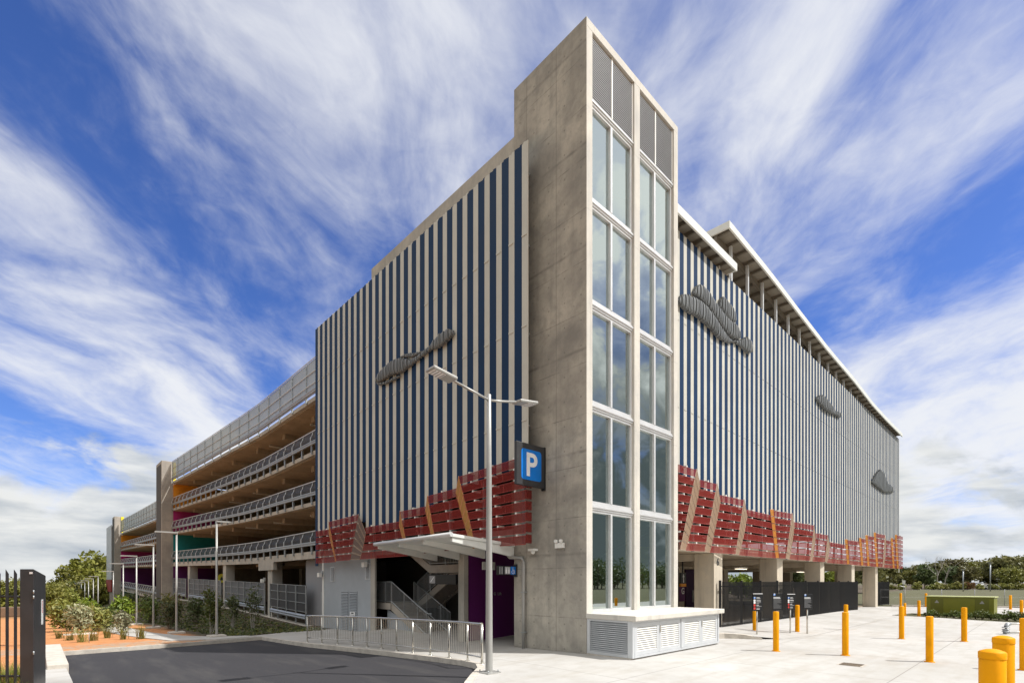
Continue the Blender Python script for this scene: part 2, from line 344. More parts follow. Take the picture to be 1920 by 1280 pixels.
def dup(root, loc, label=None, rz=None, sc=None):
    r = root.copy(); C.objects.link(r); r.location = loc
    if rz is not None: r.rotation_euler = (0, 0, rz)
    if sc is not None: r.scale = (sc, sc, sc) if not isinstance(sc, tuple) else sc
    if label: r['label'] = label
    for ch in list(root.children):
        c = ch.copy(); C.objects.link(c); c.parent = r
        for q in ch.children:
            e = q.copy(); C.objects.link(e); e.parent = c
    return r
def text(name, body, size, M, m, parent, depth=.004, align='CENTER'):
    cu = bpy.data.curves.new(name, 'FONT'); cu.body = body; cu.size = size; cu.align_x = align; cu.align_y = 'CENTER'; cu.extrude = depth; cu.offset = .022*size
    t = bpy.data.objects.new(name+'_tmp', cu); C.objects.link(t); dg = bpy.context.evaluated_depsgraph_get()
    me = bpy.data.meshes.new_from_object(t.evaluated_get(dg)); bpy.data.objects.remove(t); bpy.data.curves.remove(cu)
    me.transform(M); me.materials.clear(); me.materials.append(MATS[m])
    o = bpy.data.objects.new(name, me); C.objects.link(o)
    if parent is not None: o.parent = parent; o.matrix_parent_inverse = parent.matrix_basis.inverted()
    return o
def frameM(o, x, y):                    # matrix with local x, y axes in the world
    x = Vector(x).normalized(); y = Vector(y).normalized(); z = x.cross(y)
    return Matrix(((x.x, y.x, z.x, o[0]), (x.y, y.y, z.y, o[1]), (x.z, y.z, z.z, o[2]), (0, 0, 0, 1)))
def lerp(a, b, t): return a+(b-a)*t
def interp(tab, v):
    if v <= tab[0][0]: return tab[0][1]
    for (a, x), (b, y) in zip(tab, tab[1:]):
        if v <= b: return lerp(x, y, (v-a)/(b-a))
    return tab[-1][1]
def sstep(a, b, v): t = max(0, min(1, (v-a)/(b-a))); return t*t*(3-2*t)

# ------------------------------------------------------------------ terrain
def T0(y): return interp([(0, 0), (30, -.72), (60, -1.95), (120, -3.2)], y)
def T(x, y):
    a = T0(y)
    if y > 15:
        bank = interp([(15, -.4), (21, -.50), (56, .30), (62, -1.2), (75, -1.8)], y)
        a = lerp(a, max(bank, a), sstep(-5.0, -.6, x)*sstep(15, 21, y))
        if x > -5.4: a += .10*noise.noise((x*.7, y*.5, 0))*sstep(16, 22, y)*(1-sstep(-.9, -.5, x))
    return a*(1-sstep(2, 14, x))
def paved(x, y): return (-11.6 < x < 4 and y < 14.7) or (x >= 4 and y < 26 and x < 46 and x < 41.5-.68*y) or (-4.6 < x < 4 and y < 17)
xs = [-900, -400, -200, -120, -80, -60, -46, -36, -30, -26, -22]+[-20+i*.5 for i in range(60)]+[10, 12, 14, 18, 24, 30, 36, 42, 46, 47, 50, 56, 64, 76, 90, 110, 140, 180, 240, 400, 900, 1500]
ys = [-900, -300, -120, -60, -30, -18, -12]+[-10+i*.5 for i in range(84)]+[34, 38, 44, 50, 56, 60, 66, 72, 80, 90, 100, 112, 124, 140, 170, 220, 300, 500, 1000, 1500]
mb = MB()
verts = [(x, y, T(x, y)-(.34 if paved(x, y) else 0)) for y in ys for x in xs]; nx = len(xs)
mb.v = verts; mb.ms = ['soil']
for j in range(len(ys)-1):
    for i in range(nx-1): mb.f.append((j*nx+i, j*nx+i+1, (j+1)*nx+i+1, (j+1)*nx+i)); mb.mi.append(0); mb.sm.append(True)
struct(mb.build('ground'))
def sheet(name, poly, off, m, skirt=.3):
    bm = bmesh.new(); f = bm.faces.new([bm.verts.new((p[0], p[1], 0)) for p in poly])
    for yy in [0, 5, 10, 15, 18, 21, 26, 30, 36, 42, 48, 54, 60, 75, 90, 105, 120]:
        bmesh.ops.bisect_plane(bm, geom=bm.verts[:]+bm.edges[:]+bm.faces[:], plane_co=(0, yy, 0), plane_no=(0, 1, 0))
    for v in bm.verts: v.co.z = T0(v.co.y)*(1 if v.co.x < 4 else 0)+off
    if skirt:
        ed = [e for e in bm.edges if e.is_boundary]
        r = bmesh.ops.extrude_edge_only(bm, edges=ed)
        for v in [q for q in r['geom'] if isinstance(q, bmesh.types.BMVert)]: v.co.z -= skirt
    bmesh.ops.recalc_face_normals(bm, faces=bm.faces)
    me = bpy.data.meshes.new(name); bm.to_mesh(me); bm.free(); me.materials.append(MATS[m])
    o = bpy.data.objects.new(name, me); C.objects.link(o); return struct(o)
KERB = [(-10.95, 14.42), (-8.1, 14.45), (-4.30, 14.85), (-4.22, 11.5), (-4.12, 9.9), (-3.86, 8.0), (-3.60, 6.0), (-3.40, 4.2), (-3.28, 2.8), (-3.24, 1.7), (-3.34, 1.0), (-3.75, .42), (-4.4, -.15), (-5.15, -.85), (-6.2, -2.2), (-7.0, -4.4), (-7.3, -8), (-7.4, -20)]
sheet('asphalt_road', KERB+[(-11.25, -20), (-11.2, 4.6), (-11.02, 5.7)], -.13, 'asphalt', .1)
def offs(poly, dd):
    out = []
    for i, p in enumerate(poly):
        a = Vector(poly[max(0, i-1)]); b = Vector(poly[min(len(poly)-1, i+1)]); t = (b-a).normalized(); n = Vector((-t.y, t.x))
        out.append((p[0]+n.x*dd, p[1]+n.y*dd))
    return out
ki, ko = offs(KERB, .01), offs(KERB, .17)
mb = MB()
for i in range(len(KERB)-1):
    q = [ki[i], ki[i+1], ko[i+1], ko[i]]
    zt = [T0(p[1]) for p in q]; e = .006
    a = [(p[0], p[1], z-.22) for p, z in zip(q, zt)]; b = [(p[0], p[1], z+.012) for p, z in zip(q, zt)]
    mb.hexa(a+b, 'kerb_concrete')
struct(mb.build('kerb'))
pl = offs(KERB, .165)[2:]
sheet('plaza_paving', pl+[(52, -20), (50, -13), (46.6, -7.8), (41.3, .0), (40.6, 1.2), (.3, 1.2), (4, 5.9), (4, 14), (-.02, 14), (-.02, 19.2), (-1.2, 18.2), (-3.4, 16.4), (-4.6, 15.9)], 0, 'plaza_concrete')
path_r = [(-4.6, 15.9), (-5.8, 16.8), (-6.6, 18.6), (-7.2, 22), (-7.5, 27), (-7.5, 36), (-7.3, 46), (-7.1, 62), (-6.7, 90), (-6.4, 120)]
path_l = [(p[0]-1.35, p[1]) for p in path_r[1:]]; path_l[0] = (-7.5, 16.1); path_l[1] = (-8.1, 19)
sheet('footpath', path_r+path_l[::-1]+[(-6.0, 15.0), (-4.45, 15.0)], .035, 'plaza_concrete')
sheet('side_pavement', [(-11.03, 14.4), (-11.03, 5.7), (-11.21, 4.6), (-11.26, -20), (-14, -20), (-13.2, 2), (-11.75, 4.8), (-11.45, 8), (-11.4, 14.4)], .0, 'plaza_concrete')
m = MB()
for a, b in (((41.35, -.02), (46.65, -7.8)), ((46.65, -7.8), (50.05, -13))):
    m.hexa([(a[0], a[1], -.2), (b[0], b[1], -.2), (b[0]+.25, b[1]+.1, -.2), (a[0]+.25, a[1]+.1, -.2), (a[0], a[1], .12), (b[0], b[1], .12), (b[0]+.25, b[1]+.1, .12), (a[0]+.25, a[1]+.1, .12)], 'kerb_concrete')
struct(m.build('kerb'))

# ------------------------------------------------------------------ STAIR TOWER
tw = thing('stair_tower', 'tall raw concrete stair tower with two bays of grid windows at the building corner', 'tower')
TX, TY, TZ = 5.27, 3.05, 18.5
m = MB()
m.box((.0, .0, -.4), (.25, TY, TZ), 'tower_concrete')                 # left wall
m.box((.25, TY-.25, -.4), (TX, TY, TZ), 'tower_concrete')              # back wall
m.box((TX-.25, .02, -.4), (TX, TY-.25, TZ), 'tower_concrete')          # right wall
m.box((.25, .26, TZ-.3), (TX-.25, TY-.25, TZ-.12), 'tower_concrete')   # roof
m.build('wall', tw, .008)
m = MB()
for x0, x1 in ((.004, .285), (2.47, 2.80), (4.985, TX+.003)): m.box((x0, -.003, 1.0 if x0 > .1 else -.4), (x1, .26, TZ-.25), 'sunlit_concrete')
m.box((.004, -.003, TZ-.25), (TX+.003, .26, TZ+.003), 'sunlit_concrete'); m.box((.285, .004, 0), (4.985, .26, 1.19), 'sunlit_concrete')
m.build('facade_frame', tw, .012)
FL = [16.2, 13.228, 10.216, 7.218, 4.235, 1.29]
m = MB()
for z in FL[:5]: m.box((.25, .5, z-.12), (TX-.25, TY-.25, z+.14), 'grey_wall')
m.build('landing', tw)
m = MB()
m.box((.3, 2.70, 0), (TX-.3, 2.795, 16), 'inner_wall')
m.build('back_lining', tw)
m = MB()
m.box((2.88, .24, 1.25), (3.70, .28, 3.3), 'yellow_panel'); m.box((3.45, 1.2, 13.6), (3.62, 1.6, 16), 'lift_orange'); m.box((.95, 1.2, 13.6), (1.05, 1.6, 16), 'lift_orange')
m.build('stair_panel', tw)
m = MB()
for k in range(5):
    z = FL[k+1]; h = FL[k]-FL[k+1]
    m.hexa([(.5, .9, z+.1), (4.6, .9, z+h*.5), (4.6, 1.6, z+h*.5), (.5, 1.6, z+.1), (.5, .9, z+.3), (4.6, .9, z+h*.5+.2), (4.6, 1.6, z+h*.5+.2), (.5, 1.6, z+.3)], 'grey_wall')
    m.tube([(.5, .85, z+1.2), (4.6, .85, z+h*.5+1.1)], .025, 'pale_steel', 6)
m.build('stair_flight', tw)
for bi, (x0, x1, mx) in enumerate(((.285, 2.47, 1.335), (2.80, 4.985, 3.84))):
    for k in range(5):
        zt, zb = FL[k]-.0, FL[k+1]+.17
        if k == 4: zb = 1.19
        m = MB(); y0, y1 = .085, .20
        m.box((x0, y0, zb), (x0+.075, y1, zt), 'aluminium'); m.box((x1-.075, y0, zb), (x1, y1, zt), 'aluminium')
        m.box((x0+.075, y0, zb), (x1-.075, y1, zb+.09), 'aluminium'); m.box((x0+.075, y0, zt-.07), (x1-.075, y1, zt), 'aluminium')
        m.box((mx-.045, y0-.012, zb+.09), (mx+.045, y1, zt-.07), 'aluminium')
        f = m.build('window', tw, .004)
        m = MB(); m.box((x0-.0, .055, zt+.001), (x1, .22, zt+.168), 'aluminium'); m.box((x0, .025, zt+.06), (x1, .054, zt+.11), 'aluminium')
        if k >= 0: m.build('transom', f, .004)
        for a, b in ((x0+.075, mx-.045), (mx+.045, x1-.075)):
            m = MB(); t = random.uniform(-.004, .004)
            m.face([(a, .165+t, zb+.09), (b, .165-t, zb+.09), (b, .165-t, zt-.07), (a, .165+t, zt-.07)], 'window_glass'); m.build('pane', f)
    zb, zt = FL[0]+.17, TZ-.25
    m = MB()
    for a, b in ((x0, x0+.05), (mx-.03, mx+.03), (x1-.05, x1)): m.box((a, .05, zb), (b, .2, zt), 'white_paint')
    m.box((x0+.05, .2, zb), (x1-.05, .24, zt), 'dark_void')
    n = 26
    for i in range(n):
        z = zb+.02+(zt-zb-.06)*i/n
        for a, b in ((x0+.05, mx-.03), (mx+.03, x1-.05)):
            m.hexa([(a, .06, z), (b, .06, z), (b, .19, z+.05), (a, .19, z+.05), (a, .06, z+.022), (b, .06, z+.022), (b, .19, z+.072), (a, .19, z+.072)], 'louvre_dark')
    m.build('louvre_panel', tw)
# things fixed on / by the tower
e = thing('parking_sign', 'square black sign box with white letter P on blue, on the tower side', 'sign', (-.03, 1.6, 5.5))
PX0, PX1, PZ0, PZ1, PY = -1.27, -.02, 5.0, 6.28, 1.6
m = MB(); m.box((PX0, PY, PZ0), (PX1-.06, PY+.11, PZ1), 'dark_grey'); m.box((PX1-.055, PY+.0, PZ0-.06), (.0, PY+.14, PZ1+.02), 'sign_black'); m.build('casing', e, .015)
def rrect(m, M, x0, x1, y0, y1, r, mt, n=6, z=0):
    pts = []
    for cx_, cy_, a0 in ((x1-r, y1-r, 0), (x0+r, y1-r, 90), (x0+r, y0+r, 180), (x1-r, y0+r, 270)):
        for i in range(n+1):
            a = R_(a0+90*i/n); pts.append(M @ Vector((cx_+r*math.cos(a), cy_+r*math.sin(a), z)))
    m.face(pts, mt)
M = frameM(((PX0+PX1)/2, PY-.004, (PZ0+PZ1)/2), (1, 0, 0), (0, 0, 1))
m = MB(); rrect(m, M, -.43, .43, -.46, .46, .09, 'sign_blue'); m.build('blue_face', e)
o = text('letter', 'P', .98, frameM(((PX0+PX1)/2-.01, PY-.008, (PZ0+PZ1)/2-.03), (1, 0, 0), (0, 0, 1)), 'sign_white', e, .002)
pass
def twin_light(x, y, z, nx_, ny_, label):
    e = thing('emergency_light', label, 'light', (x, y, z)); m = MB()
    n_ = Vector((nx_, ny_, 0)); t_ = Vector((-ny_, nx_, 0)); c = Vector((x, y, z))
    M = frameM(c, t_, (0, 0, 1)); m.box((-.17, -.08, 0.005), (.17, .08, .09), 'white_paint', M); m.build('battery_box', e, .01)
    for s_ in (-.1, .1):
        m = MB(); p = c+t_*s_+Vector((0, 0, .13))+n_*.06; m.tube([p, p+n_*.09], .05, 'white_paint', 10); m.tube([c+t_*s_+Vector((0, 0, .08))+n_*.05, p], .012, 'dark_grey', 6); m.build('lamp_head', e)
    return e
twin_light(-.005, .98, 3.2, -1, 0, 'white twin-spot emergency light on the side wall of the concrete tower')
e = thing('rain_pipe', 'pale grey rain pipe bending from the canopy gutter down the tower side', 'pipe', (-.06, 2.5, 0)); m = MB()
m.tube([(-.12, 3.25, 3.22), (-.12, 3.22, 2.98), (-.12, 3.12, 2.90), (-.10, 2.62, 2.88), (-.10, 2.53, 2.84), (-.10, 2.50, 2.74), (-.10, 2.50, 1.5), (-.10, 2.50, -.06)], .055, 'lamp_grey', 10); m.build('pipe', e)
for z in (.45, 1.75):
    m = MB(); m.box((-.16, 2.42, z), (-.0, 2.58, z+.03), 'galvanised'); m.build('bracket', e)
e = thing('wall_camera', 'small white dome camera under the corner of the red screen', 'camera', (-.08, 2.1, 3.1)); m = MB()
m.box((-.2, 1.95, 3.08), (-.0, 2.2, 3.15), 'white_paint'); m.lathe((-.1, 2.07, 2.98), [(.02, 0), (.06, .02), (.075, .06), (.075, .10)], 'white_paint', 12); m.build('housing', e)
e = thing('toilet_sign', 'black projecting sign with toilet and wheelchair symbols beside the purple wall', 'sign', (-.02, 3.0, 2.5))
m = MB(); m.box((-.82, 2.92, 2.32), (-.02, 3.02, 2.62), 'sign_black'); m.box((-.05, 2.88, 2.26), (.0, 3.03, 2.68), 'dark_grey'); m.build('casing', e, .006)
M = frameM((-.42, 2.916, 2.47), (1, 0, 0), (0, 0, 1)); m = MB(); rrect(m, M, -.12, .12, -.12, .12, .01, 'sign_grey'); rrect(m, M, .14, .38, -.13, .13, .01, 'sign_blue')
for i in range(3): rrect(m, M, -.36+.06*i, -.33+.06*i, -.12, .12, .002, 'sign_grey')
m.build('sign_face', e)
m = MB(); M2 = frameM((-.42, 2.912, 2.47), (1, 0, 0), (0, 0, 1))
for cx_ in (-.06, .06):
    rrect(m, M2, cx_-.028, cx_+.028, -.1, .045, .02, 'sign_white'); rrect(m, M2, cx_-.02, cx_+.02, .055, .095, .02, 'sign_white')
rrect(m, M2, -.003, .003, -.1, .1, .001, 'sign_white')
c = Vector((.25, -.04)); pts = []
for i in range(20):
    a0, a1 = R_(-200+i*13.5), R_(-200+(i+1)*13.5)
    m.face([M2 @ Vector((c.x+r*math.cos(a), c.y+r*math.sin(a), 0)) for r, a in ((.055, a0), (.072, a0), (.072, a1), (.055, a1))], 'sign_white')
rrect(m, M2, .225, .245, -.02, .07, .005, 'sign_white'); rrect(m, M2, .225, .255, .078, .108, .015, 'sign_white'); rrect(m, M2, .235, .30, .012, .028, .003, 'sign_white')
m.face([M2 @ Vector(p) for p in ((.235, -.03, 0), (.30, -.03, 0), (.335, -.095, 0), (.315, -.10, 0), (.288, -.048, 0), (.235, -.046, 0))], 'sign_white')
m.build('pictogram', e)

# utility bench in front of the tower
e = thing('plant_cupboard', 'low louvred cupboard under a concrete bench top at the foot of the tower', 'cupboard', (2.6, -.8, 0))
m = MB(); m.box((-.04, -1.68, 1.04), (5.33, -.006, 1.19), 'sunlit_concrete'); m.build('bench_top', e, .02)
m = MB(); m.box((.0, -1.5, -.1), (5.2, -.01, .04), 'kerb_concrete'); m.build('plinth', e, .01)
m = MB()
m.box((.12, -1.40, .04), (5.1, -.1, 1.035), 'dark_void')
m.box((.0, -1.56, .041), (.10, -1.40, 1.038), 'louvre_grey'); m.box((5.08, -1.56, .041), (5.18, -1.40, 1.038), 'louvre_grey')
m.box((.0, -.12, .041), (.10, -.02, 1.038), 'louvre_grey'); m.box((0, -1.40, .98), (.10, -.12, 1.038), 'louvre_grey'); m.box((0, -1.40, .041), (.10, -.12, .12), 'louvre_grey')
m.box((.10, -1.56, .98), (5.08, -1.44, 1.038), 'louvre_grey'); m.box((.10, -1.56, .041), (5.08, -1.44, .10), 'louvre_grey'); m.box((2.60, -1.57, .10), (2.72, -1.44, .98), 'louvre_grey')
m.build('cabinet_frame', e, .004)
m = MB()
for i in range(15):
    z = .13+.056*i; m.hexa([(.015, -1.40, z), (.085, -1.40, z+.042), (.085, -.12, z+.042), (.015, -.12, z), (.015, -1.40, z+.012), (.085, -1.40, z+.054), (.085, -.12, z+.054), (.015, -.12, z+.012)], 'louvre_grey')
m.build('side_louvre', e)
for x0, x1 in ((.12, 1.36), (1.37, 2.59), (2.73, 3.90), (3.91, 5.06)):
    m = MB()
    for a, b, c_, d_ in ((x0, x0+.12, .105, .975), (x1-.12, x1, .105, .975), (x0+.12, x1-.12, .105, .2), (x0+.12, x1-.12, .86, .975)): m.box((a, -1.55, c_), (b, -1.50, d_), 'louvre_grey')
    for i in range(11):
        z = .205+.0595*i; m.hexa([(x0+.12, -1.548, z), (x1-.12, -1.548, z), (x1-.12, -1.49, z+.05), (x0+.12, -1.49, z+.05), (x0+.12, -1.548, z+.012), (x1-.12, -1.548, z+.012), (x1-.12, -1.49, z+.062), (x0+.12, -1.49, z+.062)], 'white_paint')
    dr = m.build('louvre_door', e)
    if x0 in (1.37, 3.91):
        m = MB(); m.box((x0+.02, -1.575, .66), (x0+.06, -1.553, .86), 'stainless'); m.build('handle', dr, .004)

# ------------------------------------------------------------------ CAR PARK BUILDING
bd = thing('car_park', 'long multi-storey car park with striped screens and curved open decks', 'building', (0, 0, 0))
EX = [(15, 0), (19, 0.0), (25, .1), (30, .25), (36, .2), (44, -.15), (56, -.75)]
LV = {1: [(0, 3.84), (31, 3.86), (40, 3.97), (56, 4.21)], 2: [(0, 6.65), (19, 6.68), (26, 6.82), (34, 6.97), (44, 7.24), (56, 7.48)], 3: [(0, 9.58), (26, 9.62), (34, 9.77), (44, 9.86), (56, 10.02)], 4: [(0, 12.6), (26, 12.74), (37, 13.0), (56, 12.95)]}
EX2 = [(57, -.72), (66.8, -.70), (84, -.62), (98.4, -.70), (104, -.75)]
LV2 = {1: [(57, .15), (66.8, .30), (98, .93)], 2: [(57, 4.1), (66.8, 4.27), (98, 4.8)], 3: [(57, 6.9), (66.8, 7.06), (98, 7.69)], 4: [(57, 9.7), (66.8, 9.85), (98, 10.49)]}
def deck(n, lv, ex, y0, y1, step, th, x_in=14, right=True):
    yy = [y0]; 
    while yy[-1]+step < y1: yy.append(yy[-1]+step)
    yy.append(y1); m = MB()
    for a, b in zip(yy, yy[1:]):
        za, zb = interp(lv, a), interp(lv, b); xa, xb = interp(ex, a), interp(ex, b)
        m.hexa([(xa+.25, a, za-th), (x_in, a, za-th), (x_in, b, zb-th), (xb+.25, b, zb-th), (xa+.25, a, za-.02), (x_in, a, za-.02), (x_in, b, zb-.02), (xb+.25, b, zb-.02)], 'slab_concrete')
    s_ = m.build('deck_slab', bd); m = MB()
    eh = .23 if n > 1 else .42
    for a, b in zip(yy, yy[1:]):
        za, zb = interp(lv, a), interp(lv, b); xa, xb = interp(ex, a), interp(ex, b)
        h = eh if not (n == 1 and ex is EX and 26.2 < a < 29.6) else .95
        m.hexa([(xa, a, za-h), (xa+.25, a, za-h), (xb+.25, b, zb-h), (xb, b, zb-h), (xa, a, za), (xa+.25, a, za), (xb+.25, b, zb), (xb, b, zb)], 'edge_concrete')
    m.build('edge_beam', s_)
    return s_
for n in (1, 2, 3, 4): deck(n, LV[n], EX, 3.2, 56, 1.7, .26, 16)
for n in (1, 2, 3, 4): deck(n, LV2[n], EX2, 59.4, 101.5, 2.6, .30, 10)
m = MB()                     # right wing slabs
for z in (3.62, 6.6, 9.55, 12.58): m.box((5.4, .96, z-.3), (46.4, 26, z), 'slab_concrete')
m.build('deck_slab', bd)
m = MB(); m.box((5.29, .60, 3.32), (46.5, .95, 3.74), 'column_concrete'); m.build('edge_beam', bd, .02)
m = MB()                     # down-stand beams under the first deck
for x in (9.53, 16.72, 23.91, 31.1, 38.3): m.box((x-.3, 1.36, 3.02), (x+.3, 25, 3.31), 'column_concrete')
for y in (8.2, 16.4): m.box((5.4, y-.25, 3.0), (44, y+.25, 3.31), 'column_concrete')
m.build('beam', bd)
m = MB()                     # soffit beams over the left decks
for n in (1, 2, 3, 4):
    for y in (22.5, 28, 34, 40, 46, 52): z = interp(LV[n], y); x = interp(EX, y); m.box((x+1.0, y-.25, z-.62), (15, y+.25, z-.265), 'slab_concrete')
m.build('beam', bd)
for k in range(5):
    x = 9.13+7.19*k; m = MB(); m.box((x, .45, -.1), (x+.80, 1.35, 3.315), 'column_concrete'); m.build('column', bd, .03)
for x, y in ((13.3, 8.2), (20.5, 8.2), (27.5, 8.2), (34.9, 8.2), (42.2, 8.2), (13.3, 16.4), (20.5, 16.4), (27.5, 16.4), (34.9, 16.4), (42.2, 16.4), (45.4, 4.5)):
    m = MB(); m.box((x, y, -.1), (x+.75, y+.75, 3.3), 'column_concrete'); m.build('column', bd, .03)
for y in (28.6, 39.6, 50.6):
    x = interp(EX, y)+.12; m = MB(); m.box((x, y-.85, T(-.5, y)-.5), (x+.7, y+.05, interp(LV[1], y)-.3), 'edge_concrete'); m.build('column', bd, .02)
for y in (28, 40, 50):
    for x in (7.0, 13.5):
        m = MB(); m.box((x, y, -1), (x+.6, y+.6, 12.4), 'slab_concrete'); m.build('column', bd)
text('column_number', '6', .42, frameM((9.46, .44, 2.93), (1, 0, 0), (0, 0, 1)), 'dark_grey', bd, .003)
# back of the decks, kept dark by real walls
m = MB(); m.box((16, 20, -1), (16.3, 56, 12.5), 'slab_concrete'); m.box((16, 60, -3), (16.3, 101, 9.5), 'slab_concrete'); m.build('rear_wall', bd)
# painted cross walls at the far ends of the bays
def cross(y, ex, bands, x1):
    for z0, z1, mt in bands:
        m = MB(); m.box((ex+.02, y-.06, z0), (x1, y-.001, z1), mt); m.build('painted_wall', bd)
cross(56, -.72, [(12.96, 15.05, 'lemon_paint')], -.45)
cross(56, -.72, [(10.02, 12.7, 'orange_paint'), (7.5, 9.78, 'magenta_paint'), (4.22, 7.25, 'teal_paint'), (-.3, 3.75, 'purple_paint')], 3.3)
m = MB(); m.box((3.31, 55.9, -.3), (15.9, 55.99, 12.6), 'slab_concrete'); m.build('rear_wall', bd)
cross(101.6, -.72, [(10.5, 13.4, 'lemon_paint')], -.3)
cross(101.6, -.72, [(7.7, 10.2, 'orange_paint'), (4.8, 7.4, 'magenta_paint'), (.95, 4.5, 'purple_paint'), (-3, .5, 'teal_paint')], 10)
m = MB(); m.box((3.0, 45.9, 4.2), (9, 46, 6.6), 'timber'); m.build('partition', bd)
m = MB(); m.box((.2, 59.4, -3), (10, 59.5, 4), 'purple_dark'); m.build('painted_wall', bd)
for y in (68, 76, 84, 92):
    m = MB(); m.box((-.2, y, -3.2), (.4, y+.6, .1), 'raw_concrete'); m.build('column', bd)
m = MB(); m.box((5, 60, -3), (5.2, 101, 4), 'teal_paint'); m.build('painted_wall', bd)
# balustrades of the decks
def balustrade(lv, ex, y0, y1, step, kind):
    ys_ = []; y = y0
    while y < y1: ys_.append(y); y += step
    ys_.append(y1)
    e_ = MB(); H = 2.15 if kind == 'screen' else 1.16
    pt = lambda y, h, dx=0: (interp(ex, y)+dx, y, interp(lv, y)+h)
    for y in ys_:
        if kind == 'screen': e_.tube([pt(y, -.15, -.04), pt(y, .6, -.06), pt(y, H, -.06)], .032, 'galvanised', 5); e_.box((pt(y, 0)[0]-.1, y-.045, pt(y, -.2)[2]), (pt(y, 0)[0]-.01, y+.045, pt(y, .55)[2]), 'galvanised')
        else:
            e_.tube([pt(y, -.15, -.05), pt(y, .30, -.06), pt(y, .52, -.13), pt(y, .75, -.13), pt(y, .95, -.03), pt(y, H, .02)], .028, 'pale_steel', 5)
            e_.box((pt(y, 0)[0]-.1, y-.05, pt(y, -.18)[2]), (pt(y, 0)[0]-.01, y+.05, pt(y, .5)[2]), 'galvanised')
    hs_ = (H, H*.66, .75) if kind == 'screen' else (H,)
    for h in hs_:
        e_.tube([pt(y, h, .02 if kind != 'screen' else -.06) for y in ys_], .03, 'pale_steel', 5)
    root = e_.build('balustrade', bd)
    e_ = MB()
    for a, b in zip(ys_, ys_[1:]):
        if kind == 'screen':
            e_.face([pt(a, .12, -.02), pt(b, .12, -.02), pt(b, H-.03, -.02), pt(a, H-.03, -.02)], 'pale_mesh')
        else:
            pr_ = [(.52, -.05), (.75, -.05), (.95, .0), (H-.03, .01)]
            for (h0, d0), (h1, d1) in zip(pr_, pr_[1:]): e_.face([pt(a, h0, d0), pt(b, h0, d0), pt(b, h1, d1), pt(a, h1, d1)], 'dark_mesh')
    e_.build('mesh_infill', root)
    e_ = MB()
    pr_ = [(.30, -.10), (.33, -.155), (.38, -.155), (.41, -.11), (.43, -.11), (.46, -.155), (.51, -.155), (.54, -.10)] if kind != 'screen' else [(.14, -.11), (.17, -.16), (.24, -.16), (.27, -.12), (.30, -.16), (.37, -.16), (.40, -.11)]
    for a, b in zip(ys_, ys_[1:]):
        for (h0, d0), (h1, d1) in zip(pr_, pr_[1:]): e_.face([pt(a, h0, d0), pt(b, h0, d0), pt(b, h1, d1), pt(a, h1, d1)], 'galvanised')
    e_.build('crash_rail', root)
for n in (1, 2, 3): balustrade(LV[n], EX, 18.4, 55.8, 1.5, 'rail')
balustrade(LV[4], EX, 18.4, 55.8, 2.35, 'screen')
for n in (1, 2, 3): balustrade(LV2[n], EX2, 59.6, 101.2, 1.9, 'rail')
balustrade(LV2[4], EX2, 59.6, 101.2, 2.4, 'screen')
# ground floor mesh screens between the columns
for a, b in ((20.9, 27.6), (28.9, 38.6), (39.8, 49.6), (50.8, 55.7)):
    zb = lambda y: interp([(20.7, -.46), (55, .38)], y); zt = lambda y: interp([(20.7, 1.88), (54, 2.48)], y)
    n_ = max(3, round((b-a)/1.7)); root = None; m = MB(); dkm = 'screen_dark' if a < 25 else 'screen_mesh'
    X_ = lambda y: interp(EX, y)+.02
    for i in range(n_+1):
        y = lerp(a, b, i/n_); m.box((X_(y)-.07, y-.035, zb(y)), (X_(y), y+.035, zt(y)), 'galvanised')
    for f_ in (.33, .56, .80, 1.0):
        m.tube([(X_(y)-.045, y, lerp(zb(y), zt(y), f_)-.02) for y in [lerp(a, b, i/n_) for i in range(n_+1)]], .02, 'galvanised', 5)
    root = m.build('mesh_screen', bd); m = MB()
    for i in range(n_):
        y0, y1 = lerp(a, b, i/n_), lerp(a, b, (i+1)/n_)
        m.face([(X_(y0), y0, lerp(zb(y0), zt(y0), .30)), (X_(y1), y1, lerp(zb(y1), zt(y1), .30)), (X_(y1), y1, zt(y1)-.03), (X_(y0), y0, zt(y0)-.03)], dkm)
    m.build('mesh_infill', root); m = MB()
    for i in range(n_):
        y0, y1 = lerp(a, b, i/n_), lerp(a, b, (i+1)/n_)
        pr_ = [(.30, -.03), (.38, -.11), (.45, -.03), (.52, -.11), (.60, -.03)]
        for (h0, d0), (h1, d1) in zip(pr_, pr_[1:]): m.face([(X_(y0)+d0, y0, zb(y0)+h0), (X_(y1)+d0, y1, zb(y1)+h0), (X_(y1)+d1, y1, zb(y1)+h1), (X_(y0)+d1, y0, zb(y0)+h1)], 'galvanised')
    m.build('crash_rail', root)
m = MB()
for i in range(18):
    y0, y1 = lerp(20.6, 55.9, i/18), lerp(20.6, 55.9, (i+1)/18); z = lambda y: interp([(20.7, -.50), (55, .34)], y)
    x0, x1 = interp(EX, y0)-.14, interp(EX, y1)-.14
    m.hexa([(x0, y0, -1.5), (x0+.5, y0, -1.5), (x1+.5, y1, -1.5), (x1, y1, -1.5), (x0, y0, z(y0)), (x0+.5, y0, z(y0)), (x1+.5, y1, z(y1)), (x1, y1, z(y1))], 'kerb_concrete')
    m.hexa([(x0+.5, y0, z(y0)-.3), (15.9, y0, z(y0)-.3), (15.9, y1, z(y1)-.3), (x1+.5, y1, z(y1)-.3), (x0+.5, y0, z(y0)-.06), (15.9, y0, z(y0)-.06), (15.9, y1, z(y1)-.06), (x1+.5, y1, z(y1)-.06)], 'slab_concrete')
m.build('ground_slab', bd)
